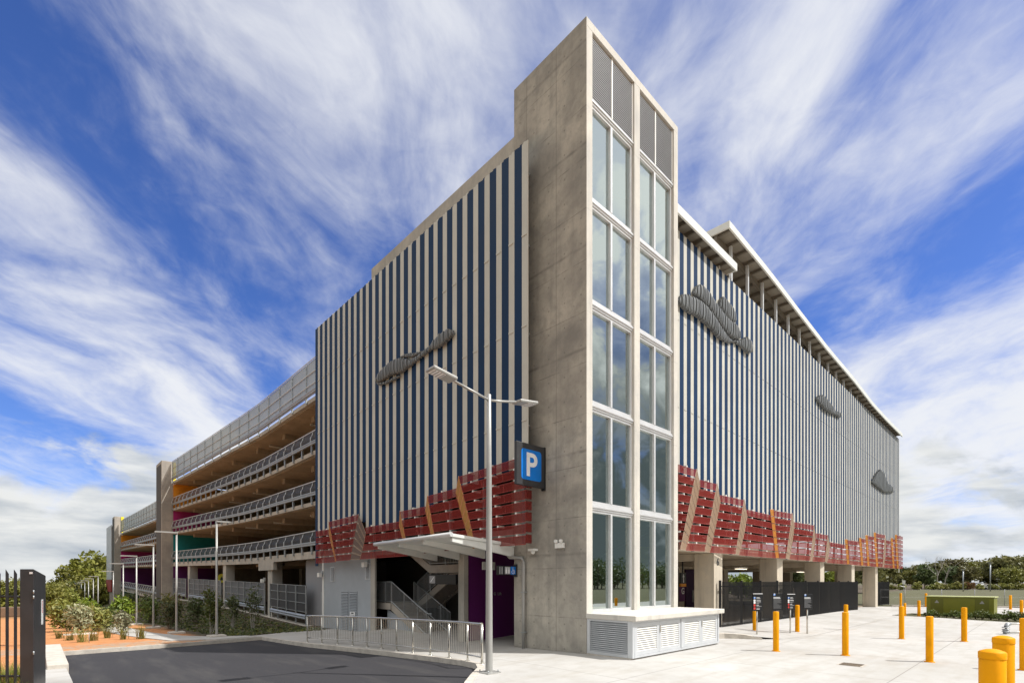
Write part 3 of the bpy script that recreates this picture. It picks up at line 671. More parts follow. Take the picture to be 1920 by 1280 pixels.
# ground-floor walls by the stair entrance
m = MB()
m.box((0, 12.92, -1.2), (.25, 18.3, 3.4), 'grey_paint'); w_ = m.build('grey_wall', bd, .005)
m = MB(); m.box((.55, 18.5, -1.4), (.8, 22.3, 3.42), 'grey_wall'); w2 = m.build('grey_wall', bd)
m = MB(); m.box((-.03, 12.5, -1), (.06, 12.92, 3.4), 'edge_concrete'); m.build('pilaster', bd, .01)
m = MB(); m.box((-.03, 18.3, -1.2), (.8, 18.5, 3.5), 'white_paint'); m.build('pilaster', bd, .01)
m = MB(); m.box((.03, 5.80, -.5), (.24, 6.15, 3.3), 'edge_concrete'); m.build('pilaster', bd, .01)
m = MB(); m.box((.53, 18.95, -.7), (.56, 20.0, 1.5), 'sign_grey'); d_ = m.build('door', w2)
m = MB(); m.box((.48, 19.05, .3), (.53, 19.1, .5), 'stainless'); m.build('handle', d_)
def louv(y0, y1, z0, z1, n, parent, name, mt='grey_paint', x=0):
    m = MB(); m.box((x-.03, y0, z0), (x-.002, y0+.05, z1), mt); m.box((x-.03, y1-.05, z0), (x-.002, y1, z1), mt); m.box((x-.03, y0+.05, z1-.05), (x-.002, y1-.05, z1), mt); m.box((x-.03, y0+.05, z0), (x-.002, y1-.05, z0+.05), mt)
    m.box((x-.012, y0+.05, z0+.05), (x-.003, y1-.05, z1-.05), 'dark_grey')
    for i in range(n):
        z = z0+.06+(z1-z0-.12)*i/n; h = (z1-z0-.12)/n
        m.hexa([(x-.06, y0+.05, z), (x-.06, y1-.05, z), (x-.014, y1-.05, z+h*.6), (x-.014, y0+.05, z+h*.6), (x-.06, y0+.05, z+.012), (x-.06, y1-.05, z+.012), (x-.014, y1-.05, z+h*.6+.012), (x-.014, y0+.05, z+h*.6+.012)], mt)
    return m.build(name, parent)
a_ = louv(15.25, 16.15, -.55, 1.62, 26, w_, 'louvre_door'); b_ = louv(14.3, 15.2, -.55, 1.62, 26, w_, 'louvre_door')
m = MB(); m.box((-.075, 14.45, .35), (-.062, 15.0, .6), 'sign_white'); m.box((-.078, 14.5, .42), (-.076, 14.95, .45), 'sign_grey'); m.box((-.078, 14.6, .5), (-.076, 14.85, .56), 'sign_black'); m.build('notice', b_)
louv(13.0, 13.45, 2.2, 3.0, 12, w_, 'vent', 'louvre_grey'); louv(16.9, 17.4, 2.1, 2.9, 12, w_, 'vent', 'louvre_grey')
m = MB(); m.box((2.6, 5.851, -.4), (6.0, 6.1, 3.3), 'purple_paint'); m.box((.242, 5.851, -.4), (2.598, 6.1, 3.3), 'purple_paint'); m.build('purple_wall', bd)
text('wall_lettering', 'G  Lift', .16, frameM((1.75, 5.842, 1.62), (1, 0, 0), (0, 0, 1)), 'sign_grey', bd, .003)
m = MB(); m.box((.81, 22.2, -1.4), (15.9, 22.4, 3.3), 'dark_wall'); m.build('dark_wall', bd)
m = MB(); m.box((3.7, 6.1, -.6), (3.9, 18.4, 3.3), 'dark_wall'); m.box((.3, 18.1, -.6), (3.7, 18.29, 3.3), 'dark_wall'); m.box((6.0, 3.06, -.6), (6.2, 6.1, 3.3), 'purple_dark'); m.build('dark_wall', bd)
# switchback stair in the entrance
st = MB(); st.box((.45, 11.9, .80), (3.6, 13.8, 1.10), 'raw_concrete'); st = st.build('stair', bd); lm_ = MB(); lm_.box((.45, 6.3, 2.47), (3.6, 8.72, 2.79), 'raw_concrete'); lm_.build('landing', st)
def flight(y0, z0, y1, z1, x0, x1, n):
    m = MB(); dy, dz_ = (y1-y0)/n, (z1-z0)/n
    for xx in (x0, x1-.1):
        m.hexa([(xx, y0, z0-.34), (xx+.1, y0, z0-.34), (xx+.1, y1, z1-.34), (xx, y1, z1-.34), (xx, y0, z0), (xx+.1, y0, z0), (xx+.1, y1, z1), (xx, y1, z1)], 'raw_concrete')
    for i in range(n):
        a, b = y0+dy*i, y0+dy*(i+1); z = z0+dz_*(i+.5)-.04; m.box((x0+.1, min(a, b), z-.17), (x1-.1, max(a, b), z), 'raw_concrete')
    m.build('flight', st)
m = MB(); m.prism([(.6, 12.45), (.7, 12.45), (.7, 9.6), (.6, 9.6)], -.4, lambda p: .8 if p[1] > 12 else -.1, 'grey_paint'); m.face([(.6, 12.45, .8), (.6, 11.9, .8), (.7, 11.9, .8), (.7, 12.45, .8)], 'grey_paint'); m.build('under_wall', st)
def rail_(pts, n, sub=True):
    m = MB(); m.tube([(p[0], p[1], p[2]+1.0) for p in pts], .025, 'galvanised', 6); m.tube([(p[0], p[1], p[2]+.08) for p in pts], .018, 'galvanised', 5)
    tot = 0; seg = []
    for a, b in zip(pts, pts[1:]): L = (Vector(b)-Vector(a)).length; seg.append((a, b, L))
    for a, b, L in seg:
        k = max(1, int(L/.11))
        for i in range(k+1):
            p = Vector(a).lerp(Vector(b), i/k); big_ = i % 11 == 0
            m.tube([p+Vector((0, 0, -.05 if big_ else .08)), p+Vector((0, 0, 1.0))], .022 if big_ else .008, 'galvanised', 5 if big_ else 4, False)
    m.build('handrail', st)
flight(11.9, 1.1, 8.95, -.25, .5, 1.7, 9); flight(11.9, 1.1, 8.7, 2.79, 1.95, 3.2, 11); flight(8.72, 2.79, 11.7, 4.3, .5, 1.7, 10)
rail_([(.5, 13.7, 1.1), (.5, 11.9, 1.1), (.5, 8.95, -.25), (.5, 8.6, -.25)], 20); rail_([(1.72, 11.9, 1.1), (1.72, 8.95, -.25)], 20); rail_([(1.93, 11.9, 1.1), (1.93, 8.7, 2.79)], 20)
rail_([(.5, 6.4, 2.79), (.5, 8.72, 2.79), (.5, 11.5, 4.2)], 20)
# entrance canopy
cn_ = MB()
cx0, cy0, cy1 = -2.6, 2.98, 7.65
cn_.hexa([(cx0, cy0, 3.44), (-.02, cy0, 3.26), (-.02, cy1, 3.26), (cx0, cy1, 3.40), (cx0, cy0, 3.54), (-.02, cy0, 3.36), (-.02, cy1, 3.36), (cx0, cy1, 3.50)], 'canopy_white')
cn_ = cn_.build('entrance_canopy', bd, .01)
m = MB(); m.tube([(cx0-.03, cy0, 3.51), (cx0-.03, cy1, 3.46)], .07, 'pale_steel', 10); m.build('gutter', cn_)
for y in (3.02, 4.5, 6.0, 7.45):
    m = MB(); m.hexa([(cx0+.03, y, 3.30), (-.02, y, 2.92), (-.02, y+.1, 2.92), (cx0+.03, y+.1, 3.30), (cx0+.03, y, 3.435), (-.02, y, 3.25), (-.02, y+.1, 3.25), (cx0+.03, y+.1, 3.435)], 'canopy_white'); m.build('beam', cn_, .006)
# parapet behind the left screen
m = MB(); m.box((.005, 3.06, 12.4), (.28, 12.9, 16.95), 'edge_concrete'); m.build('parapet', bd, .01)
m = MB()
for y in (3.2, 8, 12.4, 17.4): m.box((.5, y, 3.35), (1.0, y+.5, 12.4), 'slab_concrete')
m.build('column', bd)
m = MB()
for n in (1, 2, 3): z = interp(LV[n], 10); m.box((.01, 3.1, z-.5), (.26, 18.3, z+.02), 'edge_concrete')
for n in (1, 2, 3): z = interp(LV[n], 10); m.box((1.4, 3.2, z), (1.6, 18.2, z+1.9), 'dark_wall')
m.build('spandrel', bd)
# --- striped batten screens
def battens(lx, n0, n1, pitch, zb, zt, axis, off, first_cream, bf=.56):
    m = MB(); k = 4
    i = 0; p = n0
    while p < n1-.05:
        cre = (i % 2 == 0) == first_cream; w = pitch*(1-bf if cre else bf); mt = 'batten_cream' if cre else 'batten_blue'
        for j in range(k):
            a = p+w*(j+.01)/k; b = p+w*(j+.95)/k; dp = .032
            tip = .05*((j*37+i*11) % 3)/3
            if axis == 0: m.box((a, off-dp, zb(p)), (b, off, zt+tip), mt)
            else: m.box((off-dp, a, zb(p)), (off, b, zt+tip), mt)
        p += w; i += 1
    return m
Rf = [(5.803, 6.563, 5.803, 0), (6.837, 6.461, 5.572, 1), (7.609, 6.229, 6.428, 0), (8.565, 6.146, 7.486, 1), (9.418, 5.835, 8.419, 0), (11.222, 5.79, 10.323, 1), (12.165, 5.493, 11.263, 0), (14.915, 5.496, 15.682, 0), (15.029, 5.707, 15.797, 2), (17.368, 5.75, 16.38, 1), (18.439, 5.421, 17.668, 0), (20.953, 5.408, 20.218, 1), (22.06, 5.059, 21.47, 0), (23.583, 5.008, 22.942, 1), (24.861, 4.683, 24.325, 0), (28.306, 4.685, 28.855, 0), (28.421, 4.993, 28.969, 2), (31.984, 5.109, 32.642, 0), (32.098, 5.314, 32.756, 2), (33.85, 5.383, 34.508, 0), (33.964, 5.633, 34.623, 2), (36.485, 5.715, 37.362, 0), (36.599, 6.008, 37.476, 2), (39.246, 6.017, 38.318, 1), (40.997, 5.713, 40.03, 0), (42.742, 5.717, 43.619, 0), (42.856, 5.946, 43.733, 2), (44.498, 5.987, 45.375, 0), (44.612, 6.34, 45.489, 2), (46.473, 6.335, 46.473, 1)]  # traced from image pixels; whole right facade then scaled about the camera
Lf = [(18.05, 4.906, 18.05, 0), (16.4, 4.889, 15.6, 0), (15.95, 5.206, 15.05, 1), (12.691, 5.285, 13.54, 1), (12.371, 4.678, 12.945, 0), (9.45, 4.701, 8.75, 0), (9.05, 5.045, 8.35, 1), (7.5, 5.111, 6.8, 0), (7.05, 5.43, 6.4, 1), (5.55, 5.56, 4.6, 0), (5.1, 5.863, 4.12, 1), (1.95, 6.088, 1.95, 0)]
def ztop(F, p):
    best = 3.3
    for i in range(0, len(F)-1):
        a, b = F[i], F[i+1]; lo, hi = min(a[0], b[0]), max(a[0], b[0])
        if lo-.02 <= p <= hi+.02 and hi-lo > .02: best = max(best, lerp(a[1], b[1], (p-a[0])/(b[0]-a[0])))
    return best
P_R = .551
scr = battens(0, 5.29, 46.7, P_R, lambda p: ztop(Rf, p+.12)-.35, 15.30, 0, .40, True)
for z in (8.66, 11.94):
    for i in range(148):
        x = 5.30+P_R*.5*i
        if i % 2 == 0 and x < 46.4: scr.box((x+.03, .355, z), (x+.2, .359, z+.035), 'batten_cream')
scr = scr.build('batten_screen', bd)
m = MB()
for z in (6.2, 8.4, 11.55, 14.2): m.box((5.3, .405, z), (46.6, .47, z+.07), 'dark_grey')
for k in range(24):
    x = 5.6+1.75*k; m.box((x, .475, 3.3), (x+.09, .56, 15.0), 'galvanised')
m.build('screen_rail', scr)
P_L = .607
scl = battens(0, 1.92, 18.1, P_L, lambda p: ztop(Lf, p+.15)-.35, 15.84, 1, -.45, True)
for z in (7.13, 10.08, 12.93):
    for i in range(54):
        y = 1.95+P_L*.5*i
        if i % 2 == 0 and y < 17.9: scl.box((-.50, y+.02, z), (-.483, y+.23, z+.05), 'batten_cream')
scl = scl.build('batten_screen', bd)
m = MB()
for z in (5.6, 7.1, 10.05, 12.9, 15.2): m.box((-.445, 2.0, z), (-.38, 18.0, z+.07), 'dark_grey')
for k in range(9):
    y = 2.2+1.95*k; m.box((-.37, y, 3.3), (-.28, y+.09, 15.5), 'galvanised')
for y, z in [(2.3, 7.1), (2.3, 10.05), (2.3, 12.9), (2.3, 15.2)]: m.box((-.38, y, z), (.0, y+.07, z+.07), 'galvanised')
for y in (13.5, 17.9):
    m.tube([(-.33, y, 15.3), (.4, y, 12.7)], .05, 'galvanised', 6)
for k in range(2): m.tube([(-.33, 14+1.9*k, 12.95), (-.33, 15.9+1.9*k, 15.2)], .045, 'galvanised', 6)
m.build('screen_rail', scl)
# --- folded mesh panels along the foot of the screens
def facet(p0, p1, zb, mt, em, axis, name, gap=.27, rowh=.366, lean=0):
    a, b = p0, p1; m = MB(); h = max(a[1], b[1])-zb; n = max(2, round(h/rowh))
    def pt(e_, t): 
        u = lerp(e_[2], e_[0], t); z = lerp(zb, e_[1], t); o = (.30, .06, .18)[e_[3]] if axis == 0 else (-.76 if e_[3] else -.55)
        if lean and e_ is (b if lean > 0 else a): z = max(zb, z-abs(lean)*min(1, 1.6*t))
        return (u, o, z) if axis == 0 else (o, u, z)
    for i in range(n):
        t0 = (i+.02)/n; t1 = (i+1-gap)/n
        q = [pt(a, t0), pt(b, t0), pt(b, t1), pt(a, t1)]
        if axis == 1: q = [q[1], q[0], q[3], q[2]]
        # plate faces outwards
        A, B, Cc, D = [Vector(p) for p in q]; nrm = (B-A).cross(D-A).normalized()
        outw = Vector((0, -1, 0)) if axis == 0 else Vector((-1, 0, 0))
        if nrm.dot(outw) < 0: nrm = -nrm
        q2 = [p-nrm*.03 for p in (A, B, Cc, D)]
        m.face([A, B, Cc, D], mt)
        r = .010
        for s0, s1 in ((A, B), (B, Cc), (Cc, D), (D, A)): m.tube([s0, s1], r, em, 4, False)
        L = (B-A).length; k = int(L/1.25)
        for j in range(1, k+1): m.tube([A.lerp(B, j/(k+1)), D.lerp(Cc, j/(k+1))], r*.8, em, 4, False)
    L = abs(b[0]-a[0]); k = max(1, round(L/1.1))
    for j in range(k if L > .6 else 0):
        f_ = (j+.5)/k
        for i in range(n):
            A = Vector(pt(a, (i+1-gap*.55)/n)); B = Vector(pt(b, (i+1-gap*.55)/n)); c = A.lerp(B, f_)
            if axis == 0: m.box((c.x-.035, c.y+.01, c.z-.03), (c.x+.035, .48, c.z+.04), 'white_paint')
            else: m.box((c.x+.01, c.y-.035, c.z-.03), (-.38, c.y+.035, c.z+.04), 'white_paint')
    return m.build(name, bd)
for i in range(len(Rf)-1):
    a, b = Rf[i], Rf[i+1]
    if i % 2 == 0: facet(a, b, 3.295, 'red_mesh', 'red_edge', 0, 'red_panel')
    elif a[3] == 1 and b[3] == 0: facet(a, b, 3.30, 'tan_mesh', 'tan_edge', 0, 'tan_return', .10, .366, .34)
    else:
        a2 = (a[0], b[1], a[2], 0); facet(a2, b, 3.30, 'orange_mesh', 'orange_edge', 0, 'orange_return', .08)
for i in range(len(Lf)-1):
    a, b = Lf[i], Lf[i+1]; zb = lerp(3.1, 3.28, (18-a[2])/16)
    if i % 2 == 0: facet(a, b, zb, 'red_mesh', 'red_edge', 1, 'red_panel', .24, .362)
    elif a[3] == 1: facet(a, b, zb, 'grey_brown_mesh', 'tan_edge', 1, 'brown_return', .14, .362, .30)
    else: facet(a, b, zb, 'amber_mesh', 'orange_edge', 1, 'amber_return', .10, .362, -.24)
m = MB()
for i in range(8): m.box((-.56, 1.90, 3.3+i*.345), (-.33, 1.94, 3.57+i*.345), 'red_mesh')
m.build('panel_end', bd)
# --- roof canopies on the street side
RZ = [(9.756, 17.331), (14.311, 17.128), (18.482, 16.787), (23.421, 16.436), (29.678, 16.194), (35.167, 15.812), (40.655, 15.702), (46.364, 15.702)]
xx = [9.756]+[10.4+1.62*i for i in range(22)]+[46.364]
m = MB()
for a, b in zip(xx, xx[1:]):
    za, zb = interp(RZ, a), interp(RZ, b)
    m.hexa([(a, .12, za-.16), (b, .12, zb-.16), (b, 9, zb-.02), (a, 9, za-.02), (a, .12, za-.10), (b, .12, zb-.10), (b, 9, zb+.04), (a, 9, za+.04)], 'roof_sheet')
rc = m.build('roof_canopy', bd)
m = MB()
for a, b in zip(xx, xx[1:]):
    za, zb = interp(RZ, a), interp(RZ, b)
    m.hexa([(a, .04, za-.30), (b, .04, zb-.30), (b, .115, zb-.30), (a, .115, za-.30), (a, .04, za), (b, .04, zb), (b, .115, zb), (a, .115, za)], 'canopy_white')
za = interp(RZ, 9.756); x0, x1 = 9.676, 9.751; m.hexa([(x0, .04, za-.30), (x1, .04, za-.30), (x1, 9, za-.14), (x0, 9, za-.14), (x0, .04, za), (x1, .04, za), (x1, 9, za+.16), (x0, 9, za+.16)], 'canopy_white')
m.build('fascia', rc, .01)
m = MB()
for i in range(41):
    x = 9.9+.89*i; z = interp(RZ, x)-.17; m.box((x, .14, z-.12), (x+.09, 8.5, z), 'brown_beam')
for y in (.62, 2.2, 4.6, 7.4):
    for a, b in zip(xx, xx[1:]): za, zb = interp(RZ, a)-.30, interp(RZ, b)-.30; m.hexa([(a, y, za-.2), (b, y, zb-.2), (b, y+.12, zb-.2), (a, y+.12, za-.2), (a, y, za), (b, y, zb), (b, y+.12, zb), (a, y+.12, za)], 'brown_beam')
m.build('purlin', rc)
for k in range(20):
    x = 10.75+1.79*k
    m = MB(); m.box((x, .42, 12.6), (x+.11, .53, interp(RZ, x)-.35), 'pale_steel'); m.build('roof_post', rc)
m = MB(); m.box((5.29, .04, 15.50), (10.45, .11, 15.83), 'canopy_white'); m.box((5.29, .11, 15.74), (10.45, 3.0, 15.81), 'roof_sheet'); m.box((10.38, .11, 15.52), (10.45, 3.0, 15.735), 'canopy_white'); lr = m.build('low_canopy', bd, .008)
m = MB()
for i in range(7): x = 5.5+.70*i; m.box((x, .12, 15.58), (x+.07, 2.9, 15.735), 'brown_beam')
m.box((5.3, .62, 15.36), (10.2, .72, 15.575), 'brown_beam'); m.build('purlin', lr)
for x in (7.8, 9.6):
    m = MB(); m.box((x, .44, 12.6), (x+.08, .51, 15.575), 'white_paint'); m.build('roof_post', lr)
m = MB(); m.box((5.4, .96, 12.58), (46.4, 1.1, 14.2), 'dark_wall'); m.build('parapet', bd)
# --- inside the ground floor on the street side
m = MB(); m.box((5.4, 1.21, -.2), (46.4, 26, -.01), 'slab_concrete'); m.build('ground_slab', bd)
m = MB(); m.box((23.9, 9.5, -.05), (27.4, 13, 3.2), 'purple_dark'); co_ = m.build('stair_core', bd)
m = MB(); m.box((24.9, 9.48, .55), (26.7, 9.496, 1.45), 'sign_grey'); pn = m.build('stair_symbol', co_)
m = MB()
for i in range(6): m.box((25.1+.22*i, 9.47, .70+.10*i), (25.36+.22*i, 9.479, .76+.10*i), 'sign_black'); m.box((25.1+.22*i, 9.47, .61+.10*i), (25.16+.22*i, 9.479, .70+.10*i), 'sign_black')
m.build('pictogram', pn)
m = MB(); m.box((20.48, 8.17, .75), (21.27, 8.199, 2.0), 'purple_paint'); wp = m.build('level_panel', bd)
text('letter', 'G', .6, frameM((20.95, 8.16, 1.45), (1, 0, 0), (0, 0, 1)), 'sign_white', wp)
m = MB(); m.box((6, 24, -.1), (36, 24.2, 3.2), 'slab_concrete'); m.build('rear_wall', bd)

# far shafts of the long wing
def shaft(y0, y1, x0, zt, zb, label):
    e = thing('lift_shaft', label, 'tower', (x0, y0, zb)); m = MB()
    m.box((x0, y0, zb), (-.70, y1, zt), 'raw_concrete'); m.build('shaft_wall', e, .02)
    m = MB(); m.box((-.70, y0+.02, zb), (2.0, y1, zt-2.6), 'raw_concrete'); m.build('side_wall', e)
    m = MB(); m.box((x0-.03, y0+.3, zb), (x0, y1-.25, zt-.35), 'dark_wall'); m.build('recess_shade', e)  # dark plate proud of the wall, painting in the shade of a hollow
    return e
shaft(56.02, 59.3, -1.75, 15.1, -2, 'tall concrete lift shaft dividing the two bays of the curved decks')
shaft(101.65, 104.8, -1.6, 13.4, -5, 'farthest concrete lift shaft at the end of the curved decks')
e = thing('end_screen', 'grey ribbed screen with a red foot behind the farthest lift shaft', 'screen', (-1.6, 110, -3)); m = MB()
for i in range(24): m.box((-1.75, 105.0+.34*i, 2.5), (-1.65, 105.28+.34*i, 12.2), 'louvre_grey')
m.build('screen_slats', e); m = MB(); m.box((-1.8, 105, .3), (-1.6, 113, 2.45), 'red_edge'); m.build('red_foot', e); m = MB(); m.box((-1.6, 105, -5), (3, 113, 12), 'raw_concrete'); m.build('wall', e)

# ------------------------------------------------------------------ ribbed reliefs hung on the screens
def relief(label, lobes, axis, sp):
    us = [p[0] for l in lobes for p in l[0]]; zs = [p[1] for l in lobes for p in l[0]]
    c0 = ((sum(us)/len(us), -.1, sum(zs)/len(zs)) if axis == 0 else (-.6, sum(us)/len(us), sum(zs)/len(zs)))
    m = MB()
    for li, (up, lo) in enumerate(lobes):
        up = sorted(up); lo = sorted(lo); u0, u1 = up[0][0], up[-1][0]; u = u0; k = 0
        while u <= u1:
            zt, zb = interp(up, u), interp(lo, u); j = .015*math.sin(k*2.4+li)+.015*math.sin(k*.9)
            h = max(.06, zt-zb)
            zt += .014*math.sin(k*5.1+li); zb += .022*math.sin(k*3.7); dep = .06+min(.12, .2*h)+.022*math.sin(k*2.3); n = 8
            pts = []
            for i in range(n+1):
                a = math.pi*i/n; pts.append((dep*math.sin(a)**.3 if 0 < i < n else 0., (zt+zb)/2+j*.4+h/2*math.cos(a)))
            w = sp*.37
            mk = lambda uu, dd, zz: ((uu, .34-dd, zz) if axis == 0 else (-.53-dd, uu, zz))
            L_ = [mk(u-w, d_, z_) for d_, z_ in pts]; R2 = [mk(u+w, d_, z_) for d_, z_ in pts]
            m.face(L_, 'sculpture_grey'); m.face(R2[::-1], 'sculpture_grey')
            for i in range(n): m.face([L_[i], L_[i+1], R2[i+1], R2[i]], 'sculpture_grey')
            u += sp; k += 1
    o = m.build('ribbed_relief', None, 0, c0); tag(o, label, 'sculpture', 'ribbed grey reliefs on the screens')
relief('large grey ribbed relief of branching lobes high on the sunny striped screen beside the tower', [([(5.818, 12.631), (6.059, 12.883), (6.331, 13.002), (6.664, 13.053), (7.064, 13.14), (7.474, 13.188), (7.898, 13.181), (8.207, 13.1), (8.524, 13.044), (8.848, 12.929), (9.178, 12.813), (9.515, 12.724), (10.001, 12.618), (10.648, 12.619)], [(5.818, 12.58), (6.059, 12.435), (6.552, 12.405), (7.064, 12.484), (7.474, 12.495), (7.959, 12.471), (8.46, 12.419), (8.979, 12.305), (9.515, 12.307), (10.001, 12.362), (10.648, 12.589)]), ([(7.006, 13.391), (7.18, 13.652), (7.474, 13.832), (7.775, 13.85), (8.207, 13.81), (8.588, 13.673), (8.979, 13.561), (9.515, 13.436), (10.071, 13.368), (10.574, 13.394), (10.944, 13.369), (11.36, 13.136)], [(7.006, 13.282), (7.297, 13.258), (7.715, 13.224), (8.207, 13.185), (8.652, 13.004), (9.111, 12.907), (9.515, 12.783), (10.001, 12.709), (10.574, 12.718), (11.169, 12.9), (11.36, 13.01)]), ([(9.178, 13.666), (9.312, 13.951), (9.515, 14.149), (9.79, 14.106), (10.285, 14.053), (10.648, 13.912), (10.883, 13.657)], [(9.178, 13.606), (9.515, 13.465), (9.861, 13.382), (10.285, 13.352), (10.721, 13.461), (10.883, 13.627)]), ([(10.721, 12.705), (11.246, 12.879), (11.945, 13.236), (12.347, 13.209), (12.551, 13.112), (12.593, 12.897)], [(10.721, 12.643), (11.246, 12.627), (11.866, 12.602), (12.225, 12.571), (12.593, 12.767)])], 0, .072)
relief('small slender grey ribbed relief midway along the sunny striped screen under the roof edge', [([(22.197, 13.057), (22.73, 13.328), (23.461, 13.458), (24.41, 13.357), (25.098, 13.266), (25.603, 13.095), (26.646, 13.218), (27.404, 13.272)], [(22.197, 12.921), (22.73, 12.807), (23.648, 12.694), (24.801, 12.734), (25.808, 12.848), (26.86, 12.879), (27.404, 13.152)])], 0, .10)
relief('humped grey ribbed relief near the far end of the sunny striped screen', [([(35.927, 9.988), (37.009, 10.681), (38.627, 11.291), (39.987, 11.193), (40.336, 10.785), (41.41, 10.468), (43.285, 10.397), (43.869, 10.147)], [(35.927, 9.809), (37.325, 9.706), (38.627, 9.613), (39.987, 9.554), (42.148, 9.84), (43.869, 10.05)])], 0, .12)
relief('long spoon-shaped grey ribbed relief on the shaded striped screen above the street lamp', [
    ([(11.402, 11.091), (11.146, 11.263), (10.702, 11.374), (10.218, 11.438), (9.697, 11.457), (9.344, 11.396), (8.95, 11.243), (8.473, 11.064), (8.103, 11.069), (7.742, 11.098), (7.434, 11.141), (7.133, 11.159), (6.88, 11.262), (6.51, 11.343), (6.229, 11.381), (5.916, 11.37), (5.667, 11.223)], [(11.402, 11.035), (11.034, 10.874), (10.485, 10.877), (9.955, 10.88), (9.444, 10.779), (9.097, 10.752), (8.71, 10.812), (8.379, 10.834), (8.012, 10.891), (7.742, 10.927), (7.434, 10.948), (7.133, 10.992), (6.797, 10.95), (6.47, 10.886), (6.19, 10.929), (5.916, 10.972), (5.667, 11.087)]),
    ([(9.294, 11.444), (8.853, 11.428), (8.379, 11.284), (8.012, 11.212), (7.764, 11.154)], [(9.294, 11.405), (8.853, 11.288), (8.379, 11.134), (8.012, 11.113), (7.764, 11.118)]),
    ([(11.316, 10.983), (10.757, 10.794), (10.218, 10.746), (9.852, 10.744), (9.419, 10.694)], [(11.316, 10.914), (11.034, 10.751), (10.757, 10.699), (10.324, 10.643), (9.852, 10.639), (9.419, 10.629)])], 1, .085)

# ------------------------------------------------------------------ small things on the walls and inside
def flood(x, y, z, label):
    e = thing('flood_light', label, 'light', (x, y, z)); m = MB()
    m.box((x-.10, y-.10, z-.1), (x-.0, y+.10, z+.14), 'galvanised'); m.build('bracket', e, .01)
    m = MB(); m.box((x-.30, y-.13, z-.20), (x-.11, y+.13, z+.04), 'white_paint'); m.build('lamp_head', e, .02)
flood(.0, 18.42, 2.55, 'white flood light on the pale corner strip beside the grey louvre door wall')
flood(.0, 13.2, 3.0, 'white flood light under the red screen over the stair entrance')
flood(.25, 28.9, 2.25, 'white flood light on the concrete column behind the slim staked sapling')
e = thing('stair_sign', 'black projecting sign with a stair symbol in the stair entrance', 'sign', (.3, 6.2, 2.3)); m = MB()
m.box((.02, 6.3, 2.0), (.12, 8.2, 2.38), 'sign_black'); m.build('casing', e); m = MB(); M = frameM((.014, 7.85, 2.19), (0, -1, 0), (0, 0, 1)); rrect(m, M, -.2, .2, -.15, .15, .01, 'sign_grey')
m.build('sign_face', e); m = MB(); M = frameM((.008, 7.85, 2.19), (0, -1, 0), (0, 0, 1)); m.face([M @ Vector(p) for p in ((-.14, -.1, 0), (-.09, -.1, 0), (.14, .1, 0), (.09, .1, 0))], 'sign_white'); m.build('pictogram', e)
e = thing('exit_light', 'pale exit light box hanging before the purple wall', 'light', (1.2, 5.5, 2.8)); m = MB(); m.box((.55, 5.3, 2.55), (1.15, 5.38, 2.85), 'white_paint'); m.tube([(.85, 5.34, 2.85), (.85, 5.34, 3.2)], .012, 'dark_grey', 5); m.build('light_box', e, .01)
e = thing('arrow_sign', 'grey hanging sign with a white arrow and an orange band beside the tower', 'sign', (9.0, 3.0, 2.0)); m = MB()
AX = 14.2; AY = 4.7
m.box((AX, AY, 2.0), (AX+.62, AY+.08, 2.6), 'dark_grey'); m.box((AX, AY-.01, 1.83), (AX+.62, AY+.08, 2.0), 'orange_paint'); m.tube([(AX+.3, AY+.04, 2.6), (AX+.3, AY+.04, 3.3)], .04, 'dark_grey', 6); m.build('casing', e)
m = MB(); m.face([(AX+.31, AY-.01, 2.55), (AX+.20, AY-.01, 2.36), (AX+.42, AY-.01, 2.36)], 'sign_white'); m.box((AX+.27, AY-.012, 2.06), (AX+.35, AY-.004, 2.359), 'sign_white'); m.build('arrow', e)
e = thing('crossing_sign', 'round yellow warning sign inside the ground floor of the curved decks', 'sign', (1.9, 47.5, 2.5)); m = MB()
M = frameM((1.4, 45.2, 2.45), (.73, -.68, 0), (0, 0, 1)); rrect(m, M, -.42, .42, -.42, .42, .42, 'sign_yellow', 10); m.build('sign_face', e)
m = MB(); M = frameM((1.39, 45.18, 2.45), (.73, -.68, 0), (0, 0, 1)); m.face([M @ Vector(p) for p in ((-.18, -.2, .004), (.18, -.2, .004), (.0, .2, .004))], 'sign_black'); m.build('pictogram', e)
m = MB(); m.tube([(1.45, 45.25, -.2), (1.45, 45.25, 2.1)], .03, 'galvanised', 6); m.build('post', e)
for i, (x, y, lb) in enumerate(((18.5, 3.2, 'lit ceiling light nearest the street between the second and third columns'), (24.4, 3.4, 'lit ceiling light nearest the street between the third and fourth columns'), (22.5, 7.2, 'lit ceiling light over the purple stair core'), (31.5, 4.0, 'lit ceiling light before the fifth column'), (20.0, 12.5, 'faint lit ceiling light deep inside behind the second column'))):
    e = thing('ceiling_light', lb, 'light', (x, y, 2.9), 'ceiling lights of the ground floor'); m = MB(); m.box((x-.65, y-.12, 2.86), (x+.65, y+.12, 2.95), 'white_paint'); m.tube([(x, y, 2.95), (x, y, 3.32)], .02, 'white_paint', 5); m.build('housing', e)
    m = MB(); m.box((x-.6, y-.1, 2.83), (x+.6, y+.1, 2.859), 'lit_diffuser'); m.build('diffuser', e)
e0 = None
k = 0
